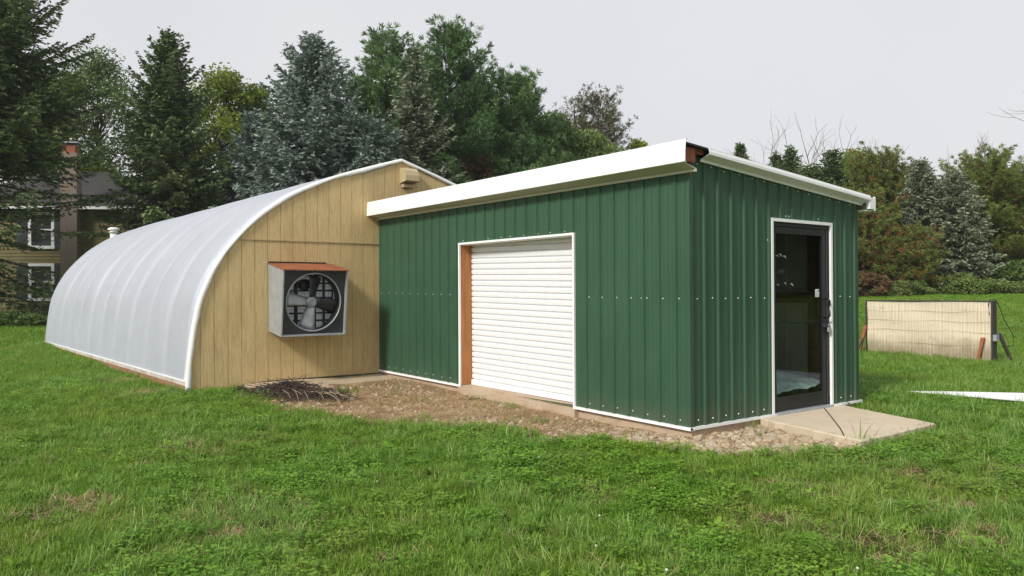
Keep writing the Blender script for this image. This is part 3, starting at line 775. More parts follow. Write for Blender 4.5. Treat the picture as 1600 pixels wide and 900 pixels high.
# white metal strip lying in the grass
sx = [(0.00, 4.72), (1.30, 4.95), (2.9, 5.3)]
tz = [float(ground_z(*p)) for p in sx]
ts = MB(); P = []
for i, t in enumerate(np.linspace(0, 1, 14)):
    x = -.05+3.3*t; w_ = .03+.62*min(1, t*2.0)**.9; y = 4.70+.62*t+.12*min(1, t*2); z = float(ground_z(x, y))+.085+.02*math.sin(t*5)
    u_ = min(1, t*2.2); P.append([(x-.02, y-.5*w_, z-.012), (x-.018, y-.5*w_, z), (x, y-.1*w_, z+.02*u_), (x+.01, y+.3*w_, z+.038*u_), (x+.02, y+.5*w_, z+.048*u_)])
to = ts.grid(np.array(P)).build('metal_trim', WHITE); tag(to, 'long white metal trim strip lying in the rough grass', 'metal strip')
sd = to.modifiers.new('solid', 'SOLIDIFY'); sd.thickness = .004

# ================================================================== ground sheets
def lawn_sheet():
    rs = np.concatenate([np.linspace(0, 30, 61)[1:], 30*1.12**np.arange(1, 40)])
    th = np.linspace(0, 2*math.pi, 193)[:-1]
    X = CAM[0]-5+np.outer(rs, np.cos(th)); Y = CAM[1]+5+np.outer(rs, np.sin(th))
    Z = ground_z(X, Y)
    V = np.concatenate([[[CAM[0]-5, CAM[1]+5, float(ground_z(CAM[0]-5, CAM[1]+5))]], np.stack([X, Y, Z], -1).reshape(-1, 3)])
    nt_ = len(th); m_ = MB(); q = []
    i = np.arange(len(rs)-1)[:, None]; j = np.arange(nt_)[None, :]; j2 = (j+1) % nt_
    q = np.stack([1+i*nt_+j+0*j2, 1+(i+1)*nt_+j, 1+(i+1)*nt_+j2, 1+i*nt_+j2], -1).reshape(-1, 4)
    t3 = np.stack([np.zeros(nt_, int), 1+np.arange(nt_), 1+(np.arange(nt_)+1) % nt_], -1)
    m_.add(V, q, t3); return m_
tag(lawn_sheet().build('lawn', LAWN, None, True), kind='structure')

DPOLY = np.array([(-7.1, -2.4), (-6.3, -2.55), (-4.9, -2.75), (-4.2, -2.62), (-3.55, -2.45), (-2.54, -2.12), (-1.94, -1.72), (-1.25, -1.38), (-.70, -1.36), (-.14, -.66), (.67, -.64), (1.40, .15), (1.55, .6),
                  (1.30, .95), (.0, 1.4), (-.3, .5), (-6.64, .4), (-7.0, -1.0)])
def inside(px, py, poly):
    px = np.asarray(px); py = np.asarray(py); c = np.zeros(px.shape, bool); n_ = len(poly)
    for i in range(n_):
        x1_, y1_ = poly[i]; x2_, y2_ = poly[(i+1) % n_]
        cond = ((y1_ > py) != (y2_ > py)) & (px < (x2_-x1_)*(py-y1_)/((y2_-y1_)+1e-12)+x1_)
        c ^= cond
    return c
def poly_dist(px, py, poly):
    d = np.full(np.shape(px), 1e9); n_ = len(poly)
    for i in range(n_):
        a_ = poly[i]; b_ = poly[(i+1) % n_]; ab = b_-a_
        t = np.clip(((px-a_[0])*ab[0]+(py-a_[1])*ab[1])/(ab@ab), 0, 1)
        d = np.minimum(d, np.hypot(px-a_[0]-t*ab[0], py-a_[1]-t*ab[1]))
    return d
def dirt_depth(x, y):
    d = poly_dist(x, y, DPOLY); s = np.where(inside(x, y, DPOLY), d, -d)
    return s+.10*np.sin(x*4.1+1.3*y)*np.sin(y*3.3)+.05*np.sin(9*x-5*y)
def dirt_z(x, y):
    s = dirt_depth(x, y)
    near = np.clip(1+np.minimum(y, 0)/1.0, 0, 1)*(x < .05)     # banked up a little against the foundation
    return ground_z(x, y)+.004+.02*sstep(0, .25, s)+.004*near+.010*np.sin(x*7+y*3)*np.sin(6*y-2*x)*sstep(0, .3, s)
xs = np.arange(-7.6, 2.0, .08); ys = np.arange(-3.2, 1.7, .08)
X, Y = np.meshgrid(xs, ys, indexing='ij'); S = dirt_depth(X, Y)
Z = dirt_z(X, Y)
Z = np.where(S < -.02, ground_z(X, Y)-.03, Z)
tag(MB().grid(np.stack([X, Y, Z], -1)).build('dirt', DIRT, None, True), kind='structure')

def slab(poly, z_top, thick, name, mat, tilt=lambda x, y: 0, jitter=.012, seed=1):
    r = np.random.default_rng(seed); pts = []
    n_ = len(poly)
    for i in range(n_):
        a_, b_ = np.array(poly[i]), np.array(poly[(i+1) % n_]); k = max(2, int(np.hypot(*(b_-a_))/.12))
        for t in range(k): pts.append(a_+(b_-a_)*t/k+(r.normal(size=2)*jitter if t else 0))
    pts = np.array(pts); c = pts.mean(0); m_ = MB(); n_ = len(pts)
    zt = np.array([z_top+tilt(*p) for p in pts])
    inner = c+(pts-c)*(1-.015/np.maximum(np.linalg.norm(pts-c, axis=1), .05))[:, None]
    v = np.vstack([np.c_[pts, zt-thick], np.c_[pts, zt-.012], np.c_[inner, zt], [[*c, z_top+tilt(*c)]]])
    q = []; t3 = []
    for i in range(n_):
        j = (i+1) % n_; q += [(i, j, n_+j, n_+i), (n_+i, n_+j, 2*n_+j, 2*n_+i)]; t3.append((2*n_+i, 2*n_+j, 3*n_))
    m_.add(v, q, t3); return tag(m_.build(name, mat), kind='structure')
slab([(.03, 1.16), (1.435, .745), (1.413, 2.307), (.0, 2.86)], -.022, .25, 'concrete_pad', CONC)
ck = MB(); pts = [(.06, 2.40), (.35, 2.02), (.62, 1.66), (.95, 1.22), (1.2, .86)]
P = []
for i, (x, y) in enumerate(pts): P.append([(x-.005, y-.004, -.0185), (x+.005, y+.004, -.0185)])
tag(MB().grid(np.array(P)).build('pad_crack', simple('crack_dirt', (.05, .04, .03), (.03, .025, .02), 9, .9)), kind='structure')
slab([(-6.60, -2.30), (-5.25, -2.35), (-5.45, -1.75), (-5.95, -.7), (-6.1, .1), (-6.62, .1)], .045, .3, 'concrete_apron', m_concrete('apron_concrete', (.54, .45, .32), (.42, .33, .22)),
     tilt=lambda x, y: (x+6.6)*-.055+.01*math.sin(y*3), jitter=.02, seed=3)

# ================================================================== scattered ground cover (instanced, one object per kind)
def blades(n, rad_, hmin, hmax, w, lean, curl, seed, flat=0.0, segs=3):
    r = np.random.default_rng(seed); m_ = MB()
    for i in range(n):
        a_ = r.uniform(0, 2*math.pi); d = rad_*math.sqrt(r.random()); bx, by = d*math.cos(a_), d*math.sin(a_)
        h = r.uniform(hmin, hmax); az = r.uniform(0, 2*math.pi); le = abs(r.normal(0, lean))+flat; cu = abs(r.normal(curl, curl*.5))
        dv = np.array([math.cos(az), math.sin(az)]); pv = np.array([-dv[1], dv[0]]); ww = w*r.uniform(.7, 1.3)
        p = np.array([bx, by, -.01]); ang = le; pts = [p]
        for s in range(segs):
            st_ = h/segs; p = p+np.array([dv[0]*math.sin(ang)*st_, dv[1]*math.sin(ang)*st_, math.cos(ang)*st_]); pts.append(p); ang += cu/segs
        tw_ = r.uniform(-.6, .6)
        pv3 = np.array([pv[0]*math.cos(tw_), pv[1]*math.cos(tw_), math.sin(tw_)*.5])
        V = []; 
        for k, p in enumerate(pts[:-1]):
            f = 1-.55*(k/segs)**1.5; V += [p-pv3*ww*.5*f, p+pv3*ww*.5*f]
        V.append(pts[-1]); q = [(2*k, 2*k+1, 2*k+3, 2*k+2) for k in range(segs-1)]
        ti = r.random(); m_.add(V, q, None, ti); m_.n -= len(V); m_.v.pop(); 
        base = m_.n; m_.v.append(np.array(V)); m_.n += len(V)
        m_.t.append(np.array([[base+2*(segs-1), base+2*(segs-1)+1, base+2*segs]])); m_.tt.append(np.array([ti]))
    return m_
def leafdisc(m_, c, axis_az, tilt_, ln, wd, ti, n_=7):
    V = []; ca, sa = math.cos(axis_az), math.sin(axis_az)
    out = [(0, 0), (.35, .42), (.7, .5), (.97, .28), (.92, 0), (.97, -.28), (.7, -.5), (.35, -.42)]
    for u, v in out:
        x = u*ln; y = v*wd; z = math.sin(tilt_)*x-abs(y)*.12; x *= math.cos(tilt_)
        V.append((c[0]+x*ca-y*sa, c[1]+x*sa+y*ca, c[2]+z))
    m_.add(V, [(0, 1, 2, 7), (7, 2, 3, 4), (7, 4, 5, 6)], None, ti)
def clover(n, rad_, seed, size=.0105):
    r = np.random.default_rng(seed); m_ = MB()
    for i in range(n):
        a_ = r.uniform(0, 6.283); d = rad_*math.sqrt(r.random()); h = r.uniform(.02, .065); c = (d*math.cos(a_), d*math.sin(a_), h)
        az = r.uniform(0, 6.283); s = size*r.uniform(.7, 1.3); ti = r.random(); tl = r.uniform(-.2, .5)
        for k in range(3): leafdisc(m_, c, az+k*2.094+r.normal(0, .1), tl+r.normal(0, .2), s, s*1.15, ti)
    return m_
def rosette(n, ln, seed):
    r = np.random.default_rng(seed); m_ = MB()
    for i in range(n):
        az = i*2.4+r.normal(0, .2); l = ln*r.uniform(.6, 1.1); tl = r.uniform(.15, .9); wd = l*r.uniform(.26, .4); ti = r.random(); 
        ca, sa = math.cos(az), math.sin(az); P = []
        for k, u in enumerate(np.linspace(0, 1, 6)):
            hw = wd*.5*math.sin(math.pi*min(1, .12+u*.88))**.8*(1 if k < 5 else .05); x = u*l*math.cos(tl); z = .005+u*l*math.sin(tl)-.55*l*u*u*math.sin(tl)
            P.append([(x*ca-v_*hw*sa*1, x*sa+v_*hw*ca, z+abs(v_)*hw*.25) for v_ in (-1, 0, 1)])
        A_ = np.array(P); idx = np.arange(18).reshape(6, 3)
        q = np.stack([idx[:-1, :-1], idx[1:, :-1], idx[1:, 1:], idx[:-1, 1:]], -1).reshape(-1, 4); m_.add(A_.reshape(-1, 3), q, None, ti)
    return m_
def pebble(seed, flat=.6):
    r = np.random.default_rng(seed); m_ = MB()
    nu, nv = 7, 5; P = []
    sc = np.array([1, r.uniform(.6, .95), flat*r.uniform(.7, 1.1)])
    ph = r.uniform(0, 6, 6)
    V = [(0, 0, -1.0)]
    for i in range(1, nv):
        la = -math.pi/2+math.pi*i/nv
        for j in range(nu):
            lo = 2*math.pi*j/nu; k = 1+.14*math.sin(2*lo+ph[0])+.1*math.sin(3*lo+ph[1]+la*2)+r.normal(0, .06)
            V.append((k*math.cos(la)*math.cos(lo), k*math.cos(la)*math.sin(lo), k*math.sin(la)))
    V.append((0, 0, 1.0)); V = np.array(V)*sc; q = []; t3 = []
    for j in range(nu): t3.append((0, 1+(j+1) % nu, 1+j)); t3.append((len(V)-1, 1+(nv-2)*nu+j, 1+(nv-2)*nu+(j+1) % nu))
    for i in range(nv-2):
        for j in range(nu): q.append((1+i*nu+j, 1+i*nu+(j+1) % nu, 1+(i+1)*nu+(j+1) % nu, 1+(i+1)*nu+j))
    m_.add(V, q, t3); return m_

def scatter(name, protos, P, rotz, scl, tilt=0.08, seed=0, label_kind='stuff'):
    """one object: points that carry small plants or stones through geometry nodes"""
    r = np.random.default_rng(seed); n_ = len(P)
    me = bpy.data.meshes.new(name); me.vertices.add(n_); me.vertices.foreach_set('co', P.astype(np.float32).ravel())
    a_ = me.attributes.new('rot', 'FLOAT_VECTOR', 'POINT'); a_.data.foreach_set('vector', np.c_[r.normal(0, tilt, n_), r.normal(0, tilt, n_), rotz].astype(np.float32).ravel())
    a_ = me.attributes.new('scl', 'FLOAT_VECTOR', 'POINT'); a_.data.foreach_set('vector', np.asarray(scl, np.float32).reshape(n_, -1).repeat(3 if np.ndim(scl) == 1 else 1, axis=1).ravel())
    a_ = me.attributes.new('pick', 'INT', 'POINT'); a_.data.foreach_set('value', r.integers(0, len(protos), n_).astype(np.int32))
    me.update()
    o = bpy.data.objects.new(name, me); COL.objects.link(o)
    lib = bpy.data.collections.new(name+'_library')
    for p in protos:
        for c in p.users_collection: c.objects.unlink(p)
        lib.objects.link(p)
    ng = bpy.data.node_groups.new(name+'_scatter', 'GeometryNodeTree')
    ng.interface.new_socket('Geometry', in_out='INPUT', socket_type='NodeSocketGeometry'); ng.interface.new_socket('Geometry', in_out='OUTPUT', socket_type='NodeSocketGeometry')
    gi = ng.nodes.new('NodeGroupInput'); go = ng.nodes.new('NodeGroupOutput'); ip = ng.nodes.new('GeometryNodeInstanceOnPoints'); ci_ = ng.nodes.new('GeometryNodeCollectionInfo')
    ci_.inputs['Collection'].default_value = lib; ci_.inputs['Separate Children'].default_value = True; ci_.inputs['Reset Children'].default_value = True
    def attr(nm, dt):
        a2 = ng.nodes.new('GeometryNodeInputNamedAttribute'); a2.data_type = dt; a2.inputs['Name'].default_value = nm; return [s for s in a2.outputs if s.enabled and s.name == 'Attribute'][0]
    L_ = ng.links.new
    L_(gi.outputs[0], ip.inputs['Points']); L_(ci_.outputs[0], ip.inputs['Instance']); ip.inputs['Pick Instance'].default_value = True
    L_(attr('pick', 'INT'), ip.inputs['Instance Index']); L_(attr('rot', 'FLOAT_VECTOR'), ip.inputs['Rotation']); L_(attr('scl', 'FLOAT_VECTOR'), ip.inputs['Scale'])
    L_(ip.outputs[0], go.inputs[0])
    md = o.modifiers.new('scatter', 'NODES'); md.node_group = ng
    return tag(o, kind='stuff')

GR1 = m_grass('lawn_blade', [(.0, (.05, .125, .012)), (.4, (.135, .285, .024)), (.75, (.25, .42, .055)), (1, (.46, .57, .20))])
GR2 = m_grass('long_blade', [(.0, (.09, .19, .024)), (.5, (.20, .36, .055)), (1, (.44, .57, .21))])
GCL = m_grass('clover_leaf', [(.0, (.06, .17, .012)), (.5, (.155, .345, .028)), (1, (.30, .48, .065))])
GDR = m_leaf('dead_straw', [(0, (.28, .175, .09)), (.5, (.47, .33, .18)), (1, (.62, .49, .30))], .2)
GFL = simple('clover_flower', (.75, .73, .66), (.6, .58, .5), 30, .8)
PEB = None
def m_pebble():
    m, nt, out = nodes_of('gravel_stone'); oi = N(nt, 'ShaderNodeObjectInfo')
    c = ramp(nt, oi.outputs['Random'], [(0, (.32, .23, .14)), (.25, (.52, .40, .26)), (.5, (.62, .50, .34)), (.75, (.42, .34, .25)), (1, (.74, .64, .49))])
    f = noise(nt, coords(nt), 3, 5); c = mixc(nt, .35, c, ramp(nt, f, [(.3, (.14, .10, .06)), (.7, (.48, .40, .29))]))
    pbr(nt, out, c, .85, 0, bump(nt, f, .4, .1), .2); return m
PEB = m_pebble()

def pts_in_view(n_, d0, d1, pw, lat_pad=1.6, seed=0):
    """random ground points between two distances ahead of the camera, spread a little wider than the view"""
    r = np.random.default_rng(seed)
    u = r.random(n_); d = (d0**pw+u*(d1**pw-d0**pw))**(1/pw)
    half = .632*d+lat_pad; l = r.uniform(-1, 1, n_)*half
    return CAM[0]+FWD[0]*d+RGT[0]*l, CAM[1]+FWD[1]*d+RGT[1]*l, d, r
PAD = np.array([(.0, 1.14), (1.45, .73), (1.43, 2.32), (.0, 2.9)])
APR = np.array([(-6.7, -2.38), (-5.22, -2.38), (-5.4, -1.7), (-5.9, -.6), (-6.0, .2), (-6.7, .2)])
SHEDP = np.array([(-6.75, -.03), (.04, -.06), (.04, 3.4), (-6.75, 3.4)])
GHP = np.array([(-19.8, -3.17), (-6.6, -3.17), (-6.6, 4.1), (-19.8, 4.1)])
def keep_lawn(x, y, soft=.11, seed=0):
    r = np.random.default_rng(seed+99)
    k = ~(inside(x, y, PAD) | inside(x, y, APR) | inside(x, y, SHEDP) | inside(x, y, GHP))
    k &= ~((np.abs(y-(4.80+.19*(x+.05))) < .16+.16*np.clip(x/1.2, 0, 1)) & (x > .05))
    return k & ((dirt_depth(x, y)+r.normal(0, soft, x.shape) < 0) | (r.random(x.shape) < .05*(patch(x, y, 3.1, 1.7) > .55)))
def patch(x, y, f, p):
    return .5+.25*np.sin(f*x+p)*np.cos(f*.83*y-p*1.7)+.25*np.sin(f*1.9*y+.7*f*x+p*2.1)
def rough_zone(x, y):
    """unmown growth right of the shed, round the pad and the panel, and along the dirt edge"""
    k_pad = 0; a_ = np.exp(-((x-1.6)/3.6)**2-((y-5.2)/3.2)**2)+np.exp(-((x+2.4)/2.6)**2-((y-10.2)/1.5)**2)
    return np.clip(a_, 0, 1)
BARE = [(3.43, -1.31, .55), (.07, -4.72, .6), (2.2, .0, .6), (2.95, -.75, .45), (-.9, -5.6, .4), (1.0, -2.4, .3), (2.4, -2.0, .4), (3.1, -2.0, .35), (2.7, .7, .5), (1.9, -1.1, .3), (-2.6, -4.2, .5), (-6.9, -3.6, .45), (-9.0, -3.5, .5), (-11.5, -3.45, .5)]
def bare(x, y):
    b_ = np.zeros_like(x)
    for cx_, cy_, s in BARE: b_ = np.maximum(b_, np.exp(-(((x-cx_)/s)**2+((y-cy_)/(s*.8))**2)))
    return b_

p_short = [blades(44, .085, .03, .085, .0044, .5, 1.0, s).build('grass_clump', GR1, tint=True) for s in range(4)]
p_long = [blades(38, .07, .08, .17, .0055, .45, 1.1, 20+s, segs=4).build('long_grass_clump', GR2, tint=True) for s in range(3)]
p_clov = [clover(44, .10, 40+s).build('clover_clump', GCL, tint=True) for s in range(3)]
p_weed = [rosette(9, .095, 60+s).build('weed_rosette', GCL, tint=True) for s in range(3)]
p_straw = [blades(40, .10, .05, .14, .0035, .5, .6, 80+s, flat=.9, segs=2).build('straw_clump', GDR, tint=True) for s in range(3)]

# mown turf
parts = []
for (n_, d0, d1, pw, sc0, sc1, sd_) in ((16000, 3.2, 8.5, 2.0, .75, 1.15, 1), (34000, 8.5, 20, 2.0, 1.0, 1.5, 2), (42000, 20, 52, 1.7, 1.6, 2.6, 3)):
    x, y, d, r = pts_in_view(n_, d0, d1, pw, seed=sd_)
    k = keep_lawn(x, y, seed=sd_) & (r.random(len(x)) > .92*bare(x, y))
    x, y = x[k], y[k]; s = r.uniform(sc0, sc1, len(x))*(1+.5*rough_zone(x, y))
    parts.append(np.c_[x, y, ground_z(x, y), s, s*r.uniform(.75, 1.2, len(x))*(1 if d0 < 20 else .6)])
A = np.vstack(parts)
scatter('grass', p_short, A[:, :3], RNG.uniform(0, 6.28, len(A)), np.c_[A[:, 3], A[:, 3], A[:, 4]], .1, 1)
# longer tufts in patches and in the unmown growth
parts = []
for (n_, d0, d1, sd_) in ((5200, 3.2, 9, 11), (16000, 9, 24, 12)):
    x, y, d, r = pts_in_view(n_, d0, d1, 2.0, seed=sd_)
    pr = sstep(.5, .75, patch(x, y, 1.3, .7))*.8+1.3*rough_zone(x, y)+.14
    pr = pr+.9*np.exp(-((dirt_depth(x, y)+.1)/.12)**2)*(x > -3)*.4
    k = keep_lawn(x, y, seed=sd_) & (r.random(len(x)) < pr)
    x, y = x[k], y[k]; s = r.uniform(.5, 1.1, len(x))*(1+.55*rough_zone(x, y)); parts.append(np.c_[x, y, ground_z(x, y), s])
A = np.vstack(parts); scatter('long_grass', p_long, A[:, :3], RNG.uniform(0, 6.28, len(A)), A[:, 3], .15, 2)
# clover and broad-leaved weeds, thicker towards the right
x, y, d, r = pts_in_view(15000, 3.2, 13, 2.0, seed=21)
lat = (x-CAM[0])*RGT[0]+(y-CAM[1])*RGT[1]
pr = np.clip(.15+sstep(.42, .62, patch(x, y, 1.05, 2.3))*.8, 0, 1)*(.3+.7*sstep(-2.5, 1.2, lat))
k = keep_lawn(x, y, seed=21) & (r.random(len(x)) < pr*(1-.8*bare(x, y))); x, y = x[k], y[k]
scatter('clover', p_clov, np.c_[x, y, ground_z(x, y)+.012], r.uniform(0, 6.28, len(x)), r.uniform(.8, 1.35, len(x)), .15, 3)
x, y, d, r = pts_in_view(1500, 3.2, 13, 2.0, seed=22); lat = (x-CAM[0])*RGT[0]+(y-CAM[1])*RGT[1]
k = keep_lawn(x, y, seed=22) & (r.random(len(x)) < .15+.6*sstep(-2, 1.5, lat)); x, y = x[k], y[k]
scatter('weeds', p_weed, np.c_[x, y, ground_z(x, y)+.01], r.uniform(0, 6.28, len(x)), r.uniform(.5, 1.2, len(x)), .2, 4)
# dead straw: on the dirt, on bare patches of the lawn
r = np.random.default_rng(31); x = r.uniform(-7.2, 1.8, 9000); y = r.uniform(-3.1, 1.2, 9000); s = dirt_depth(x, y)
k = (s > -.12) & ~inside(x, y, PAD) & ~inside(x, y, APR) & ~inside(x, y, SHEDP) & (r.random(9000) < np.where(x > -.6, .12, .35+.5*patch(x, y, 2.2, .3)))
xa, ya = x[k], y[k]
x, y, d, r2 = pts_in_view(16000, 3.2, 14, 2.0, seed=33); k = keep_lawn(x, y, seed=33) & (r2.random(16000) < .05+.8*bare(x, y)); x, y = x[k], y[k]
X_ = np.concatenate([xa, x]); Y_ = np.concatenate([ya, y]); Z_ = np.concatenate([dirt_z(xa, ya)+.004, ground_z(x, y)+.012])
scatter('dead_grass', p_straw, np.c_[X_, Y_, Z_], RNG.uniform(0, 6.28, len(X_)), RNG.uniform(.6, 1.2, len(X_)), .12, 5)
# gravel
r = np.random.default_rng(41); n_ = 26000; x = r.uniform(-7.0, 1.7, n_); y = r.uniform(-3.0, 1.2, n_); s = dirt_depth(x, y)
pr = np.where(s > -.03, .22+.78*sstep(-2.2, -.3, x)+.25*sstep(.55, .75, patch(x, y, 1.7, 1.1)), 0)
k = (r.random(n_) < pr) & ~inside(x, y, PAD) & ~inside(x, y, APR) & ~inside(x, y, SHEDP); x, y = x[k], y[k]
p_peb = [pebble(s_).build('pebble', PEB) for s_ in range(5)]
scatter('gravel', p_peb, np.c_[x, y, dirt_z(x, y)+.003], r.uniform(0, 6.28, len(x)), (.007+.034*r.random(len(x))**4.0)*(1+.55*sstep(-1.2, .3, x)), .4, 6)
# white clover heads
hd_ = MB(); th = np.arange(6)/6*6.283
hd_.add([(0, 0, .08)]+[(.007*math.cos(a_), .009*math.sin(a_), .076) for a_ in th]+[(.006*math.cos(a_), .008*math.sin(a_), .068) for a_ in th]+[(0, 0, .066)], [(1+i, 7+i, 7+(i+1) % 6, 1+(i+1) % 6) for i in range(6)], [(0, 1+i, 1+(i+1) % 6) for i in range(6)]+[(13, 7+(i+1) % 6, 7+i) for i in range(6)])
hd_.tube([(0, 0, 0), (0, 0, .067)], .001, 4)
x, y, d, r = pts_in_view(60, 3.6, 13, 2.0, 0.5, seed=51); k = keep_lawn(x, y, seed=51) & (((x-CAM[0])*RGT[0]+(y-CAM[1])*RGT[1]) > -2 * r.random(len(x))); x, y = x[k], y[k]
scatter('clover_flowers', [hd_.build('clover_head', GFL)], np.c_[x, y, ground_z(x, y)-.01], r.uniform(0, 6, len(x)), r.uniform(.7, 1.1, len(x)), .2, 7)

# larger stones one can count
STN = simple('pale_field_stone', (.42, .35, .25), (.30, .24, .17), 9, .85, 0, .5)
for i, (x, y, s, lb) in enumerate(((.62, .48, .10, 'large flat pale stone in the gravel by the concrete pad'), (-.42, -.62, .085, 'pale rounded stone on the gravel under the shed wall'),
        (-.05, -.38, .07, 'pale stone lying close to the shed corner'), (.34, -.30, .075, 'flat stone in the gravel in front of the shed corner'),
        (-.92, -.55, .07, 'brown stone lying against the shed foundation'), (.95, -.18, .06, 'small pale stone at the grass edge of the gravel'))):
    o = pebble(100+i, .45).build('stone', STN, None, True); o.scale = (s, s*.8, s*.8); o.rotation_euler = (0, 0, i*1.3); o.location = (x, y, float(dirt_z(x, y))+.012)
    tag(o, lb, 'stone', 'larger stones in the gravel')

# brush pile of dead weeds
def brush_pile():
    r = np.random.default_rng(71); m_ = MB(); m2 = MB()
    for i in range(950):
        t = r.random(); cx_ = -5.25+r.normal(0, .38)+.7*(t-.5); cy_ = -2.08+r.normal(0, .19)+.55*(t-.5)
        z = float(ground_z(cx_, cy_)); hh = .13*math.exp(-((cx_+5.25)/.8)**2-((cy_+2.0)/.45)**2)*(1+.5*math.sin(cx_*7+cy_*5))
        az = r.normal(.5, 1.1); l = r.uniform(.2, .55); el = r.normal(.15, .3)
        d = np.array([math.cos(az)*math.cos(el), math.sin(az)*math.cos(el), math.sin(el)]); p0 = np.array([cx_, cy_, z+.015+hh*r.random()])
        b_ = np.array([0, 0, -r.uniform(.0, .12)])
        P = [p0-d*l*.5, p0+np.array([0, 0, .03]), p0+d*l*.5+b_]
        P = [np.array([p[0], p[1], max(p[2], z+.004)]) for p in P]
        m_.tube(P, [.0045, .004, .002], 4, cap=False)
    for i in range(16):
        a_ = r.uniform(-.5, .9); x0_, y0_ = -5.0+r.normal(0, .3), -2.0+r.normal(0, .2); z = float(ground_z(x0_, y0_))-.03; l = r.uniform(.4, .9)
        m2.tube([(x0_, y0_, z+.16), (x0_+l*.5*math.cos(a_), y0_+l*.5*math.sin(a_), z+.14), (x0_+l*math.cos(a_), y0_+l*math.sin(a_), z+.03)], [.005, .004, .002], 4, cap=False)
    o = thing('brush_pile', 'dark heap of dead weed stalks on the dirt by the concrete apron', 'brush pile', (-5.3, -2.0, float(ground_z(-5.3, -2.0))))
    sub(m_, 'dead_stalks', simple('dark_dead_stalk', (.035, .027, .024), (.085, .06, .043), 6, .95), o)
    sub(m2, 'pale_stems', simple('pale_dead_stem', (.36, .28, .19), (.25, .19, .12), 6, .95), o)
brush_pile()
# weedy sprouts at edges
def sprout(name, x, y, n_, h0, h1, lb, sd_, mat=GR2, w=.008, spread=.12):
    o = blades(n_, spread, h0, h1, w, .35, .8, sd_, segs=4).build(name, mat, tint=True); o.location = (x, y, float(ground_z(x, y))); tag(o, lb, 'weed', 'weeds growing at the slab and dirt edges')
sprout('weed_clump', 1.36, .82, 16, .16, .40, 'tall thin grass clump at the near corner of the concrete pad', 201)
sprout('weed_clump', 1.55, 1.35, 14, .10, .26, 'sparse grass stalks along the lawn edge of the concrete pad', 202)
sprout('weed_clump', -5.15, -1.35, 40, .06, .18, 'green weed clump between the brush pile and the concrete apron', 203, GCL, .02, .2)
sprout('weed_clump', -5.75, -2.52, 40, .05, .16, 'green weed clump in front of the concrete apron by the plywood wall', 204, GCL, .018, .2)
sprout('weed_clump', -1.6, -.55, 40, .03, .09, 'small green weed patch on the dirt below the roll-up door', 205, GCL, .014, .16)
sprout('weed_clump', -1.05, -1.55, 60, .08, .2, 'leafy weed clump where the dirt meets the lawn', 206, GCL, .02, .3)
sprout('weed_clump', -5.9, -.15, 30, .04, .12, 'low weed tuft at the inner corner of shed and greenhouse', 207, GDR, .01, .15)

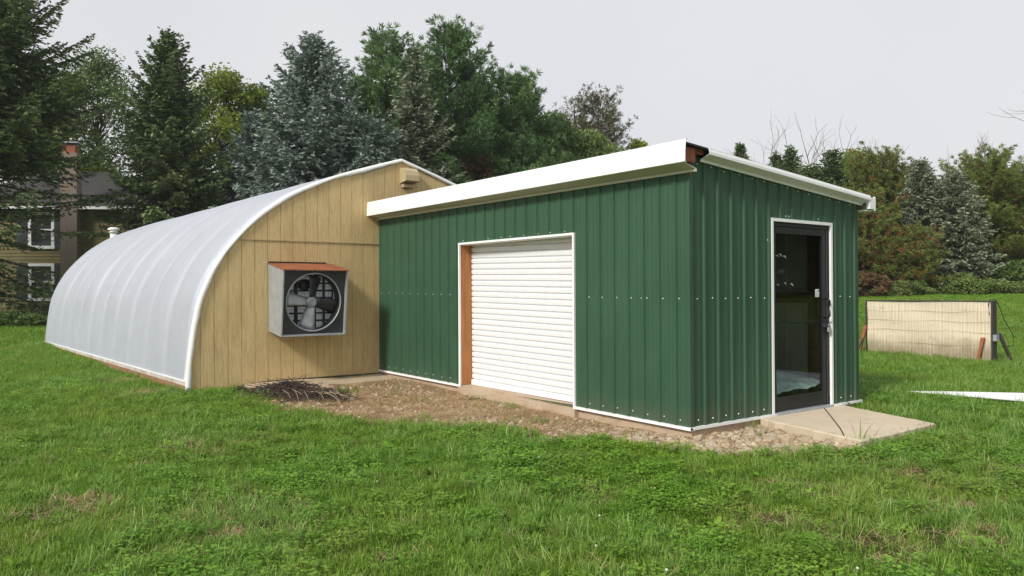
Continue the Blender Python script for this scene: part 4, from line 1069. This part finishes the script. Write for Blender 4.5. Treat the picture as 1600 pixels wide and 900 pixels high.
# ================================================================== TREES
def quads_from(c, d, l, w, r, tint, mb):
    n_ = len(c)
    v = r.normal(size=(n_, 3)); nn = np.cross(d, v); nn /= np.linalg.norm(nn, axis=1)[:, None]+1e-9
    a_ = c-d*(l*.5)[:, None]; b_ = c+d*(l*.5)[:, None]; e = c+nn*(w*.5)[:, None]+d*(l*.08)[:, None]; f = c-nn*(w*.5)[:, None]+d*(l*.08)[:, None]
    V = np.stack([a_, e, b_, f], 1).reshape(-1, 3)
    mb.add(V, np.arange(n_*4).reshape(-1, 4), None, np.clip(tint, 0, 1))
def spruce(H, R, seed, dens=1.0, base=.04, open_=.0, tuft=.22, upper=.9, irr=.18, sub_gap=.13, thin=0.0):
    r = np.random.default_rng(seed); cr = MB(); tr = MB()
    sway = r.normal(0, .1, 2)
    zt = np.linspace(-.2, H, 9); tr.tube(np.c_[sway[0]*np.sin(zt/H*2), sway[1]*np.sin(zt/H*2), zt], np.linspace(.014*H+.05, .012, 9), 8)
    C, D, L, Wd, T = [], [], [], [], []
    z = base*H
    while z < H*.985:
        t = (z-base*H)/(H*(1-base)); nb = int(r.integers(6, 10)*(1.0 if t < .75 else .8))
        a0 = r.uniform(0, 6.28)
        for k in range(nb):
            az = a0+k*6.283/nb+r.normal(0, .22); ln = R*(1-t)**upper*r.uniform(1-irr*1.5, 1+irr)+.12
            if r.random() < open_: ln *= .5
            dn = dens*(.16 if z < thin else 1.0)
            if z < thin and r.random() < .6: continue
            el = -.28+1.15*t**1.5+r.normal(0, .09); cv = .10+.22*t
            zb = z+r.normal(0, .06); bt = r.normal(0, .13)
            n_s = max(3, int(ln/sub_gap))
            s = (np.arange(n_s)+.6)/n_s
            dirh = np.array([math.cos(az), math.sin(az)])
            def pos(ss): return np.stack([dirh[0]*ln*ss*math.cos(el), dirh[1]*ln*ss*math.cos(el), zb+ln*(math.sin(el)*ss+cv*ss*ss)], -1)
            if ln > .7 and t < .8: tr.tube(pos(np.linspace(0, .92, 4)), np.linspace(.006+.009*ln, .005, 4), 4, cap=False)
            for sgn in (-1, 0, 1):
                for si in s:
                    if sgn == 0 and si < .25: continue
                    p0 = pos(si)
                    tl = (.42*ln*(1.05-si)+.12)*r.uniform(.6, 1.15) if sgn else .14
                    if si < .12 and ln > 1.5: tl *= .5
                    aa = az+sgn*r.uniform(.65, 1.1); dr = r.normal(-.12-.22*(1-t), .15)+.25*t
                    d = np.array([math.cos(aa)*math.cos(dr), math.sin(aa)*math.cos(dr), math.sin(dr)+(.25 if sgn == 0 else 0)])
                    n_t = max(2, int(tl/.062*dn))
                    q = (np.arange(n_t)+r.random(n_t))/n_t
                    cc = p0+d*(q*tl)[:, None]+r.normal(0, .025, (n_t, 3))-np.c_[np.zeros(n_t), np.zeros(n_t), .10*(q*tl)**2]
                    dd = d+r.normal(0, .42, (n_t, 3)); dd /= np.linalg.norm(dd, axis=1)[:, None]
                    C.append(cc); D.append(dd); L.append(tuft*r.uniform(.7, 1.25, n_t)); Wd.append(tuft*.36*r.uniform(.7, 1.3, n_t))
                    T.append(.34+bt+r.normal(0, .15, n_t)+.38*q**2*(si > .35)+.12*(si-.5))  # twig tips lighter: new growth, plus highlight and dark depth painted in
        z += (.17+.13*(1-t))*(H/11)**.5*r.uniform(.8, 1.2)
    # leader shoots
    for k in range(5):
        zz_ = H-.0-.10*k; n_t = 6; d = np.tile([[r.normal(0, .3), r.normal(0, .3), 1]], (n_t, 1)); d /= np.linalg.norm(d, axis=1)[:, None]
        C.append(np.c_[r.normal(0, .03, n_t), r.normal(0, .03, n_t), zz_+r.uniform(0, .25, n_t)]); D.append(d); L.append(np.full(n_t, .2)); Wd.append(np.full(n_t, .05)); T.append(np.full(n_t, .6))
    quads_from(np.vstack(C), np.vstack(D), np.concatenate(L), np.concatenate(Wd), r, np.concatenate(T), cr)
    return cr, tr
def pine(H, R, seed, dens=1.0, base=.12, need=.32, top_up=.8, gaps=.12, brown=0.0, shape=.65):
    """long-needled pine: limbs rise towards the tips and end in brushes of needles"""
    r = np.random.default_rng(seed); cr = MB(); tr = MB()
    sw = r.normal(0, .15, 2); zt = np.linspace(-.2, H*.97, 9)
    tr.tube(np.c_[sw[0]*np.sin(zt/H*2.5), sw[1]*np.sin(zt/H*2.5), zt], np.linspace(.016*H+.06, .02, 9), 8)
    C, D, L, Wd, T = [], [], [], [], []
    z = base*H
    while z < H:
        t = (z-base*H)/(H*(1-base)); nb = r.integers(5, 8); a0 = r.uniform(0, 6.28)
        for k in range(nb):
            if r.random() < gaps: continue
            az = a0+k*6.283/nb+r.normal(0, .3); ln = R*(max(0, 1-t))**shape*r.uniform(.6, 1.18)+.35
            el = .02+.85*t*top_up+r.normal(0, .14); cv = .16+.28*t; zb = z+r.normal(0, .1); bt = r.normal(0, .14)
            dirh = np.array([math.cos(az), math.sin(az)])
            def pos(ss): return np.stack([dirh[0]*ln*ss*math.cos(el), dirh[1]*ln*ss*math.cos(el), zb+ln*(math.sin(el)*ss+cv*ss*ss)], -1)
            tr.tube(pos(np.linspace(0, 1, 5)), np.linspace(.008+.012*ln, .006, 5), 4, cap=False)
            n_s = max(3, int(ln/.20))
            for si in np.linspace(.22 if ln > 1 else .1, 1, n_s):
                for sgn in (-1, 1) if si < .97 else (0,):
                    p0 = pos(si); tl = (.38*ln*(1.1-si)+.22)*r.uniform(.6, 1.2); aa = az+sgn*r.uniform(.5, 1.0); ee = r.normal(.25+.35*t, .2)
                    d = np.array([math.cos(aa)*math.cos(ee), math.sin(aa)*math.cos(ee), math.sin(ee)]); p1 = p0+d*tl
                    if tl > .35: tr.tube([p0, p1], [.008, .004], 3, cap=False)
                    nbz = max(1, int(tl/.22))
                    for b_ in range(nbz):
                        pc = p0+d*tl*(b_+1)/nbz; n_t = int(20*dens)
                        v = d*.9+r.normal(0, .62, (n_t, 3)); v[:, 2] += .18; v /= np.linalg.norm(v, axis=1)[:, None]
                        ll = need*r.uniform(.75, 1.2, n_t); C.append(pc+v*(ll*.42)[:, None]+r.normal(0, .03, (n_t, 3))); D.append(v); L.append(ll); Wd.append(need*.13*r.uniform(.7, 1.3, n_t))
                        inner = 1 if (brown and r.random() < brown*(1.15-si)) else 0
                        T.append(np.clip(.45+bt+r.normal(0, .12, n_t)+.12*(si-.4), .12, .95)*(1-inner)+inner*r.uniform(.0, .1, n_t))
        z += r.uniform(.30, .48)*(H/11)**.5
    quads_from(np.vstack(C), np.vstack(D), np.concatenate(L), np.concatenate(Wd), r, np.concatenate(T), cr)
    return cr, tr
def broadleaf(H, R, seed, leaf=.19, n_clump=110, per=150, trunk_h=.25, low=.2):
    r = np.random.default_rng(seed); cr = MB(); tr = MB()
    th_ = H*trunk_h; tr.tube([(0, 0, -.2), (r.normal(0, .05), r.normal(0, .05), th_), (r.normal(0, .12), r.normal(0, .12), H*.5), (r.normal(0, .2), r.normal(0, .2), H*.8)], [.016*H+.03, .011*H+.03, .007*H+.02, .012], 8)
    C, D, L, Wd, T = [], [], [], [], []
    for i in range(n_clump):
        u = r.random(); az = r.uniform(0, 6.283); zf = low+(1-low)*(i+r.random())/n_clump
        prof_ = math.sin(math.pi*min(1, (zf-low*.4)/(1-low*.4))**.85)**.6 if zf < .995 else .1
        rr_ = R*max(.1, prof_)*(.35+.65*math.sqrt(u))*r.uniform(.8, 1.12)
        pc = np.array([rr_*math.cos(az), rr_*math.sin(az), H*zf*.97]); st_ = np.array([0, 0, max(th_*.4, min(pc[2]-.55*rr_, H*.78)*r.uniform(.8, 1.0))])
        mid = (st_+pc)/2+np.array([0, 0, -.06*H*r.random()])
        tr.tube([st_, mid, pc], [.006*H*.6+.012, .018, .006], 4, cap=False)
        cs = R*r.uniform(.2, .42); bt = r.normal(0, .15); n_t = int(per*(cs/(R*.25))**1.2)
        o_ = r.normal(0, 1, (n_t, 3)); o_ *= (r.random(n_t)**.4/np.linalg.norm(o_, axis=1))[:, None]; o_[:, 2] *= .7
        for k in range(3):
            e_ = pc+o_[r.integers(0, n_t)]*cs; tr.tube([pc, e_], [.008, .003], 3, cap=False)
        C.append(pc+o_*cs); d = r.normal(0, 1, (n_t, 3)); d[:, 2] -= .3; d /= np.linalg.norm(d, axis=1)[:, None]; D.append(d)
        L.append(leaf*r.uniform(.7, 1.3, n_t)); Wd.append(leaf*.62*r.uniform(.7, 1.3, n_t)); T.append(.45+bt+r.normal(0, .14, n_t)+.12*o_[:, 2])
    quads_from(np.vstack(C), np.vstack(D), np.concatenate(L), np.concatenate(Wd), r, np.concatenate(T), cr)
    return cr, tr
def bare_tree(H, seed, spread=.35, minr=.011):
    r = np.random.default_rng(seed); tr = MB()
    def grow(p, d, ln, rad_, lev):
        pts = [p]; dd = d.copy()
        for k in range(4):
            dd = dd+r.normal(0, .10, 3)+np.array([0, 0, .05]); dd /= np.linalg.norm(dd); pts.append(pts[-1]+dd*ln/4)
        tr.tube(pts, np.linspace(rad_, max(minr*.7, rad_*.55), 5), 5 if lev < 2 else 3, cap=False)
        if lev >= 4: return
        for k in range(r.integers(2, 4) + (1 if lev == 0 else 0)):
            i = r.integers(2, 5); v = r.normal(0, 1, 3); v -= v@dd*dd; v /= np.linalg.norm(v); nd = dd+v*r.uniform(.35, .8)*(spread/.35); nd /= np.linalg.norm(nd)
            grow(pts[i], nd, ln*r.uniform(.55, .8), max(minr, rad_*.5), lev+1)
    grow(np.array([0, 0, -.2]), np.array([0, 0, 1.0]), H*.42, .013*H+.02, 0)
    zmax = max(v[:, 2].max() for v in tr.v)
    for v in tr.v: v *= H/zmax
    return tr

LEAF = {
 'spruce': m_leaf('spruce_needles', [(0, (0.038, 0.060, 0.022)), (.45, (0.081, 0.132, 0.048)), (.8, (0.149, 0.214, 0.078)), (1, (0.229, 0.277, 0.108))], .15, ((.10, .085, .03), .52, .72), gscale=.45),
 'blue': m_leaf('blue_spruce_needles', [(0, (0.069, 0.100, 0.079)), (.45, (0.151, 0.208, 0.175)), (.8, (0.281, 0.343, 0.295)), (1, (0.392, 0.420, 0.383))], .12, ((.10, .10, .06), .58, .75), gscale=.5),
 'pale': m_leaf('pale_spruce_needles', [(0, (0.073, 0.100, 0.056)), (.45, (0.154, 0.190, 0.120)), (.8, (0.271, 0.307, 0.208)), (1, (0.362, 0.399, 0.271))], .12),
 'pine': m_leaf('white_pine_needles', [(0, (0.053, 0.092, 0.032)), (.45, (0.105, 0.200, 0.078)), (.8, (0.191, 0.320, 0.114)), (1, (0.295, 0.385, 0.125))], .2, ((.075, .11, .03), .5, .7), gscale=.5),
 'scots': m_leaf('sparse_pine_needles', [(0, (0.211, 0.134, 0.079)), (.2, (0.134, 0.115, 0.056)), (.5, (0.106, 0.131, 0.056)), (1, (0.173, 0.192, 0.088))], .15),
 'autumn': m_leaf('autumn_pine_needles', [(0, (0.288, 0.124, 0.042)), (.10, (0.252, 0.143, 0.048)), (.22, (0.144, 0.156, 0.042)), (.6, (0.186, 0.247, 0.060)), (1, (0.312, 0.351, 0.096))], .2, ((.22, .14, .05), .62, .74), gscale=.55),
 'olive': m_leaf('olive_pine_needles', [(0, (0.256, 0.176, 0.043)), (.15, (0.152, 0.163, 0.038)), (.5, (0.179, 0.251, 0.054)), (1, (0.306, 0.394, 0.094))], .2, ((.16, .10, .03), .5, .7), gscale=.5),
 'dark': m_leaf('dark_leaves', [(0, (0.050, 0.086, 0.024)), (.5, (0.101, 0.167, 0.043)), (1, (0.196, 0.270, 0.072))], .3),
 'lime': m_leaf('yellow_green_leaves', [(0, (0.083, 0.132, 0.018)), (.5, (0.182, 0.255, 0.033)), (1, (0.314, 0.363, 0.053))], .4),
 'bush': m_leaf('bush_leaves', [(0, (0.066, 0.107, 0.029)), (.5, (0.152, 0.225, 0.056)), (1, (0.306, 0.378, 0.121))], .3, ((.13, .10, .05), .5, .7), gscale=.9),
 'russet': m_leaf('russet_leaves', [(0, (0.077, 0.045, 0.025)), (.5, (0.154, 0.091, 0.045)), (1, (0.238, 0.154, 0.070))], .3),
}
CATS = {'spruce': 'spruce_tree', 'pine': 'pine_tree', 'broad': 'leafy_tree', 'bush': 'bush', 'bare': 'bare_tree'}
seedc = [300]
def plant(kind, px, ytop, D, hw, mat, label, group=None, hpx=None, **kw):
    """px: bearing of the stem, ytop: bearing of the top, D: metres ahead, hw: half width in metres"""
    x, y = bearing(brg(px), D); z = float(ground_z(x, y))
    ztop = CAM[2]+D*((450-ytop)/1266.15+.0049)
    H = ztop-z; seedc[0] += 1; sd_ = kw.pop('seed', seedc[0])
    if kind == 'bare':
        o = thing('bare_tree', label, 'tree', (x, y, z), 0, group); bare_tree(H, sd_, **kw).build('trunk', GREYBARK, o, offset=(0, 0, 0)); return o
    f = {'spruce': spruce, 'pine': pine, 'broad': broadleaf, 'bush': broadleaf}[kind]
    cr, tr = f(H, hw, sd_, **kw)
    zm = max(v[:, 2].max() for v in cr.v); k_h = H/zm
    for mb_ in (cr, tr):
        for v in mb_.v: v[:, 2] *= k_h
    o = thing(CATS[kind], label, 'bush' if kind == 'bush' else 'tree', (x, y, z), 0, group)
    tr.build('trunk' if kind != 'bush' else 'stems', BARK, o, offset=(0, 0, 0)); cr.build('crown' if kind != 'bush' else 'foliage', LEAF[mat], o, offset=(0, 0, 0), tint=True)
    return o
G1 = 'evergreens and leafy trees behind the greenhouse'; G2 = 'trees across the lawn on the right'; G3 = 'bushes along the foot of the right trees'; G4 = 'undergrowth beneath the trees behind the greenhouse'
plant('spruce', -15, -120, 30.5, 5.0, 'spruce', 'tallest dark green spruce at the left edge, its boughs over the yellow house', G1, thin=6.0, open_=.15, upper=.62, irr=.36)
plant('broad', 152, 62, 45, 3.45, 'dark', 'dark leafy tree between the left edge spruce and the pointed spruce', G1, n_clump=142, per=120, leaf=.17)
plant('broad', 100, 105, 43, 2.53, 'lime', 'light green leafy tree directly behind the left edge spruce', G1, n_clump=90, per=110)
plant('spruce', 264, 36, 33, 3.5, 'spruce', 'pointed dark spruce just right of the house chimney', G1, thin=4.2, upper=.72, irr=.28, open_=.08)
plant('broad', 345, 95, 43, 2.88, 'lime', 'yellow green leafy tree between the pointed spruce and the big blue spruce', G1, n_clump=127)
plant('broad', 402, 128, 44, 2.07, 'lime', 'smaller yellow green tree touching the left side of the blue spruce', G1, n_clump=90)
plant('spruce', 398, 165, 35, 2.99, 'blue', 'short grey green spruce left of the tall blue spruce', G1, upper=.7, irr=.25)
plant('spruce', 492, 46, 32, 4.02, 'blue', 'tall blue grey spruce behind the greenhouse roof', G1, upper=.66, irr=.22, dens=1.15)
plant('pine', 604, 34, 38, 3.48, 'pine', 'soft green pine right of the tall blue spruce', G1)
plant('spruce', 648, 62, 34.5, 2.64, 'pale', 'slim pale grey spruce in front of the soft green pines', G1, upper=.75, open_=.3, irr=.35)
plant('pine', 700, 22, 38.5, 4.32, 'pine', 'tallest soft green pine above the greenhouse ridge', G1)
plant('pine', 800, 96, 40, 3.72, 'pine', 'soft green pine sloping down above the shed roof', G1)
plant('spruce', 585, 180, 32, 2.99, 'blue', 'low blue grey spruce behind the ridge of the greenhouse', G1, upper=.7, irr=.3)
plant('broad', 862, 172, 43, 2.76, 'dark', 'dark rounded leafy tree behind the shed fascia', G1, n_clump=120)
plant('pine', 898, 140, 47, 2.04, 'scots', 'thin brownish pine left of the sparse pine pair above the fascia', G1, dens=.55, gaps=.38, need=.28, brown=.4, base=.3)
plant('pine', 940, 130, 46.5, 2.88, 'scots', 'sparse see-through brownish pine above the white fascia', G1, dens=.55, gaps=.38, need=.28, brown=.35, base=.22, shape=.5)
plant('broad', 998, 216, 46, 1.61, 'lime', 'small yellow green tree at the right end of the back row', G1, n_clump=54)
plant('broad', 925, 200, 44, 2.76, 'bush', 'low mixed green tree under the sparse pine', G1, n_clump=90)
for i, (px, yt, D, hw, mt, lb) in enumerate(((15, 480, 29, 1.1, 'dark', 'dark bush at the left edge in front of the yellow house'), (60, 486, 30, 1.0, 'dark', 'dark bush under the lower window of the yellow house'),
        (245, 300, 46, 3.2, 'dark', 'dark undergrowth behind the pointed spruce'), (350, 270, 46, 3.2, 'dark', 'dark undergrowth behind the greenhouse near the short grey spruce'), (455, 255, 45, 3.2, 'dark', 'dark undergrowth behind the blue spruce'),
        (560, 240, 45, 3.2, 'dark', 'dark undergrowth at the left of the greenhouse ridge'), (670, 235, 46, 3.4, 'dark', 'dark undergrowth behind the greenhouse ridge'), (770, 225, 46, 3.2, 'dark', 'dark undergrowth behind the shed fascia'),
        (130, 250, 47, 3.4, 'dark', 'dark undergrowth behind the yellow house'), (735, 215, 37, 1.8, 'russet', 'russet brown shrub beneath the soft green pines'))):
    plant('bush', px, yt, D, hw, mt, lb, G4, n_clump=45 if hw > 2 else 36, per=110, low=.05, trunk_h=.1, leaf=.16)
for px, D, Hh, lb in ((-520, 27, 15, 'unseen tall spruce added farther left to shade the yellow house'), (-300, 36, 15.5, 'unseen tall spruce added off the far left corner to shade the yellow house')):  # spruces out of view, added to cast shade on the house
    plant('spruce', px, 450-(Hh-1.4)*1266/D, D, 4.3, 'spruce', lb, G1, upper=.65, irr=.3)
# right-hand trees across the lawn
plant('spruce', 1158, 222, 46, 2.49, 'spruce', 'small dark spruce top peeking over the shed roof', G2)
plant('spruce', 1214, 236, 47, 2.67, 'spruce', 'dark spruce behind the sloping roof edge, left of its twin', G2)
plant('spruce', 1236, 226, 46, 3.16, 'spruce', 'dark spruce behind the sloping roof edge, taller of the twins', G2)
plant('spruce', 1302, 234, 45, 2.30, 'spruce', 'rounded dark green spruce left of the rusty autumn pine', G2, upper=.6)
plant('spruce', 1268, 258, 44.5, 2.3, 'spruce', 'low dark spruce between the roof edge twins and the rounded spruce', G2, upper=.6)
plant('spruce', 1186, 262, 45, 1.9, 'spruce', 'lowest dark spruce tip just over the sloping roof edge', G2)
plant('pine', 1400, 262, 44.5, 2.6, 'olive', 'olive pine between the rusty pine and the narrow pale spruce', G2, base=.02, brown=.15, shape=.45, need=.24)
plant('broad', 1334, 232, 47, 2.30, 'lime', 'yellow leafy tree behind the rusty autumn pine', G2, n_clump=75)
plant('pine', 1376, 222, 43.5, 3.12, 'autumn', 'rusty and yellow autumn pine beside the shed corner', G2, base=.02, brown=.22, shape=.45, need=.24, dens=1.15)
plant('pine', 1345, 290, 41, 2.40, 'autumn', 'brown pine half hidden behind the shed corner', G2, base=.02, brown=.4, shape=.45, need=.24)
plant('pine', 1412, 345, 40, 1.9, 'autumn', 'low rusty brown pine in front of the pale spruces', G2, base=.02, brown=.45, shape=.4, need=.24)
plant('spruce', 1440, 247, 41, 1.7, 'pale', 'pale grey spruce, narrower of the pale pair', G2, upper=.6)
plant('spruce', 1492, 268, 40.5, 2.2, 'pale', 'broad pale blue spruce right of the narrow pale spruce', G2, upper=.6)
plant('pine', 1542, 228, 44, 3.48, 'olive', 'large olive green pine near the right edge', G2, base=.02, brown=.3, shape=.45, need=.24, dens=1.1)
plant('pine', 1604, 262, 43, 1.80, 'olive', 'thin olive pine with gaps at the right edge', G2, base=.08, gaps=.3, need=.24, brown=.3)
plant('bare', 1190, 178, 62, 0, None, 'bare twiggy tree above the shed roof near the small dark spruce', G2, spread=.26)
plant('bare', 1322, 172, 58, 0, None, 'forked bare tree above the sloping roof edge', G2, spread=.24)
plant('bare', 1296, 188, 60, 0, None, 'leaning bare tree just left of the forked bare tree', G2, spread=.28)
plant('bare', 1248, 228, 66, 0, None, 'faint low bare tree behind the roof edge spruces', G2)
plant('bare', 1517, 203, 58, 0, None, 'thin bare treetop above the olive pine', G2, spread=.2)
plant('bare', 1640, 120, 48, 0, None, 'bare tree reaching in at the upper right edge', G2, spread=.5)
for i, (px, yt, D, hw, mt, lb) in enumerate(((1352, 425, 38, 1.2, 'russet', 'brown bush beside the shed corner on the lawn'), (1385, 447, 38, .9, 'bush', 'green bush at the foot of the rusty pine'), (1420, 438, 38.5, 1.0, 'bush', 'flowering green bush below the pale spruces'),
        (1458, 450, 39, .9, 'bush', 'low green bush left of the broad pale spruce foot'), (1500, 428, 38.5, 1.2, 'bush', 'wide green bush under the olive pine'), (1548, 436, 39, 1.4, 'bush', 'pale wide bush at the lawn edge near the right'), (1600, 408, 40, 1.2, 'dark', 'dark bush at the far right lawn edge'))):
    plant('bush', px, yt, D, hw, mt, lb, G3, n_clump=51, per=110, low=.05, trunk_h=.1, leaf=.13)
for i, (px, yt, D, hw, mt, kd, lb) in enumerate(((1690, 215, 45, 3.0, 'olive', 'pine', 'olive pine beyond the right edge of the lawn'), (1810, 190, 46, 3.4, 'spruce', 'spruce', 'dark spruce beyond the right edge of the lawn'), (1950, 200, 47, 3.4, 'bush', 'broad', 'leafy tree beyond the right edge of the lawn'),
        (2130, 160, 48, 3.6, 'spruce', 'spruce', 'tall spruce far beyond the right edge of the lawn'), (2350, 170, 48, 3.8, 'dark', 'broad', 'dark leafy tree far beyond the right edge of the lawn'), (2650, 120, 47, 4.2, 'dark', 'broad', 'broad dark tree farthest beyond the right edge of the lawn'))):
    plant(kd, px, yt, D, hw, mt, lb, G2)

for px, D, Hh, hw, mt, kd, lb in ((3600, 22, 10, 3.6, 'spruce', 'spruce', 'spruce beside the lawn out past the glass door side, nearer the house row'), (4150, 18, 11, 3.8, 'dark', 'broad', 'leafy tree beside the lawn out past the glass door side, left of the tall spruce'),
        (4700, 15, 12, 3.8, 'spruce', 'spruce', 'tall spruce beside the lawn straight out from the glass door side'), (5500, 12, 11, 4.0, 'dark', 'broad', 'broad leafy tree beside the lawn right of the tall spruce'), (6600, 9, 11, 4.0, 'spruce', 'spruce', 'last spruce of the row beside the lawn')):
    plant(kd, px, 450-(Hh-1.4)*1266/D, D, hw, mt, lb, G2)

# ================================================================== HOUSE
hx, hy_ = bearing(brg(116), 38.0); hz = float(ground_z(hx, hy_))
house = thing('house', 'two storey yellow house with dark hip roof half hidden behind the left spruces', 'house', (hx, hy_, hz), YAW+rad(7))
def hl(z): return z-hz            # world height to local
HW0, HW1, HDp = -6.2, 3.6, 8.0
SID = None
m, nt, out = nodes_of('yellow_clapboard'); v = coords(nt); f = noise(nt, coords(nt, (1, 1, 1)), 1.5, 5)
pbr(nt, out, ramp(nt, f, [(.3, (.23, .20, .095)), (.7, (.18, .155, .078))]), .8, 0, None, .2); SID = m
wl = MB(); ze = hl(5.45)
zs_ = np.arange(0, ze, .16); prf = []
for z in zs_: prf += [(z, -.03), (min(z+.155, ze), -.004)]
wl.grid(np.array([[(x, d, z) for z, d in prf] for x in (HW0, HW1)]))
wl.box(HW0, HW1, .0, HDp, 0, ze)
wl.build('wall', SID, house, offset=(0, 0, 0))
ov = .45; ap = hl(7.75)
rv = [(HW0-ov, -ov, ze-.02), (HW1+ov, -ov, ze-.02), (HW1+ov, HDp+ov, ze-.02), (HW0-ov, HDp+ov, ze-.02), (-2.6, HDp*.5, ap), (1.0-.9, HDp*.5, ap)]
rfm = MB(); rfm.add(rv, [(0, 1, 5, 4), (2, 3, 4, 5)], [(1, 2, 5), (3, 0, 4)])
roof = rfm.build('roof', simple('dark_shingle', (.035, .034, .036), (.055, .052, .052), 2.0, .9, 0, .5, (1, 1, 6)), house, offset=(0, 0, 0))
sd = roof.modifiers.new('solid', 'SOLIDIFY'); sd.thickness = .12
gt = MB(); gt.box(HW0-ov, -.42, -ov-.11, -ov-.005, ze-.10, ze+.03); gt.box(.38, HW1+ov, -ov-.11, -ov-.005, ze-.10, ze+.03); gt.build('gutter', WHITEPL, house, offset=(0, 0, 0))
ch = MB(); ch.box(-.36, .36, -.62, -.035, 0, hl(7.95))
m, nt, out = nodes_of('chimney_brick'); b_ = N(nt, 'ShaderNodeTexBrick'); nt.links.new(coords(nt, (4, 4, 4)), b_.inputs['Vector']); b_.inputs['Color1'].default_value = (.23, .18, .15, 1); b_.inputs['Color2'].default_value = (.27, .215, .18, 1); b_.inputs['Mortar'].default_value = (.17, .15, .13, 1)
pbr(nt, out, b_.outputs[0], .9); cho = ch.build('chimney', m, house, offset=(0, 0, 0))
ct = MB(); ct.box(-.27, .27, -.56, -.1, hl(7.95), hl(8.32)); ct.build('flue', simple('orange_clay', (.36, .12, .06), (.26, .08, .045), 4, .8), cho, offset=(0, 0, 0))
ct = MB(); ct.box(-.42, .42, -.68, .02, hl(8.40), hl(8.45)); [ct.box(a_-.02, a_+.02, c_-.02, c_+.02, hl(8.3), hl(8.42)) for a_ in (-.25, .25) for c_ in (-.52, -.14)]; ct.build('chimney_cap', GALV, cho, offset=(0, 0, 0))
PANE = bpy.data.materials.new('house_pane'); PANE.use_nodes = True; pp = PANE.node_tree.nodes['Principled BSDF']; pp.inputs['Base Color'].default_value = (.02, .024, .028, 1); pp.inputs['Roughness'].default_value = .08
SHT = simple('dark_shutter', (.045, .05, .058), (.06, .066, .075), 6, .7)
for wx in (-1.42, -4.6):
    for (z0, z1) in ((hl(3.58), hl(5.25)), (hl(1.15), hl(2.85))):
        w_ = MB(); hw = .57
        w_.box(wx-hw, wx-hw+.13, -.09, -.03, z0, z1); w_.box(wx+hw-.13, wx+hw, -.09, -.03, z0, z1); w_.box(wx-hw+.13, wx+hw-.13, -.09, -.03, z1-.13, z1); w_.box(wx-hw-.04, wx+hw+.04, -.13, -.03, z0-.05, z0+.09); w_.box(wx-hw+.13, wx+hw-.13, -.08, -.03, (z0+z1)/2-.03, (z0+z1)/2+.04)
        wo = w_.build('window', WHITE, house, offset=(0, 0, 0)); p_ = MB(); p_.box(wx-hw+.12, wx+hw-.12, -.05, -.032, z0+.08, z1-.12); p_.build('pane', PANE, wo, offset=(0, 0, 0))
        for sx_ in (-1, 1):
            s_ = MB(); cx_ = wx+sx_*(hw+.27); s_.box(cx_-.25, cx_+.25, -.075, -.03, z0-.02, z1+.02)
            for zz_ in np.arange(z0+.08, z1-.06, .07): s_.box(cx_-.19, cx_+.19, -.088, -.076, zz_, zz_+.03)
            s_.build('shutter', SHT, house, offset=(0, 0, 0))

# ================================================================== LIGHT
SUN_DIR = Vector((0.26, -1.0, 0.0)).normalized(); EL = rad(36)
sd3 = Vector((SUN_DIR.x*math.cos(EL), SUN_DIR.y*math.cos(EL), math.sin(EL)))
sl = bpy.data.lights.new('sun', 'SUN'); sl.energy = 2.7; sl.angle = rad(9.0); sl.color = (1, .95, .88)
so_ = bpy.data.objects.new('sun', sl); COL.objects.link(so_); so_.rotation_euler = sd3.to_track_quat('Z', 'Y').to_euler(); so_.location = (0, -10, 20)
wd = bpy.data.worlds.new('World'); SC.world = wd; wd.use_nodes = True; nt = wd.node_tree; nt.nodes.clear()
wo = nt.nodes.new('ShaderNodeOutputWorld'); bg = nt.nodes.new('ShaderNodeBackground'); sky = nt.nodes.new('ShaderNodeTexSky'); sky.sky_type = 'NISHITA'; sky.sun_disc = False
sky.sun_elevation = EL; sky.sun_rotation = math.atan2(SUN_DIR.x, SUN_DIR.y); sky.air_density = 1.0; sky.dust_density = 3.0; sky.altitude = 100
# thin bright overcast: the clear sky shows only faintly through a pale cloud sheet
g0 = nt.nodes.new('ShaderNodeTexCoord'); cl = noise(nt, g0.outputs['Generated'], 1.6, 4, .5)
cloud = ramp(nt, cl, [(.35, (5.95, 5.95, 6.2)), (.65, (6.6, 6.55, 6.65))])
mx = mixc(nt, .9, sky.outputs[0], cloud)
nt.links.new(mx, bg.inputs[0]); bg.inputs[1].default_value = 0.105; nt.links.new(bg.outputs[0], wo.inputs[0])

# ================================================================== AIR
hm = bpy.data.materials.new('hazy_air'); hm.use_nodes = True; nt = hm.node_tree; nt.nodes.clear()
ho = nt.nodes.new('ShaderNodeOutputMaterial'); pv = nt.nodes.new('ShaderNodeVolumePrincipled'); pv.inputs['Density'].default_value = HAZE; pv.inputs['Color'].default_value = (.86, .88, .92, 1); pv.inputs['Anisotropy'].default_value = .2
nt.links.new(pv.outputs[0], ho.inputs['Volume'])
hzb = MB().box(-420, 430, -430, 420, -1.6, 19.5).build('haze', hm); tag(hzb, kind='stuff')
SC.cycles.volume_bounces = 1; SC.cycles.volume_step_rate = 4

vs = SC.view_settings; vs.view_transform = 'Standard'; vs.look = 'None'; vs.exposure = 0.32; vs.gamma = 1.0; vs.use_curve_mapping = False
SC.cycles.max_bounces = 8; SC.cycles.transparent_max_bounces = 8; SC.cycles.diffuse_bounces = 4
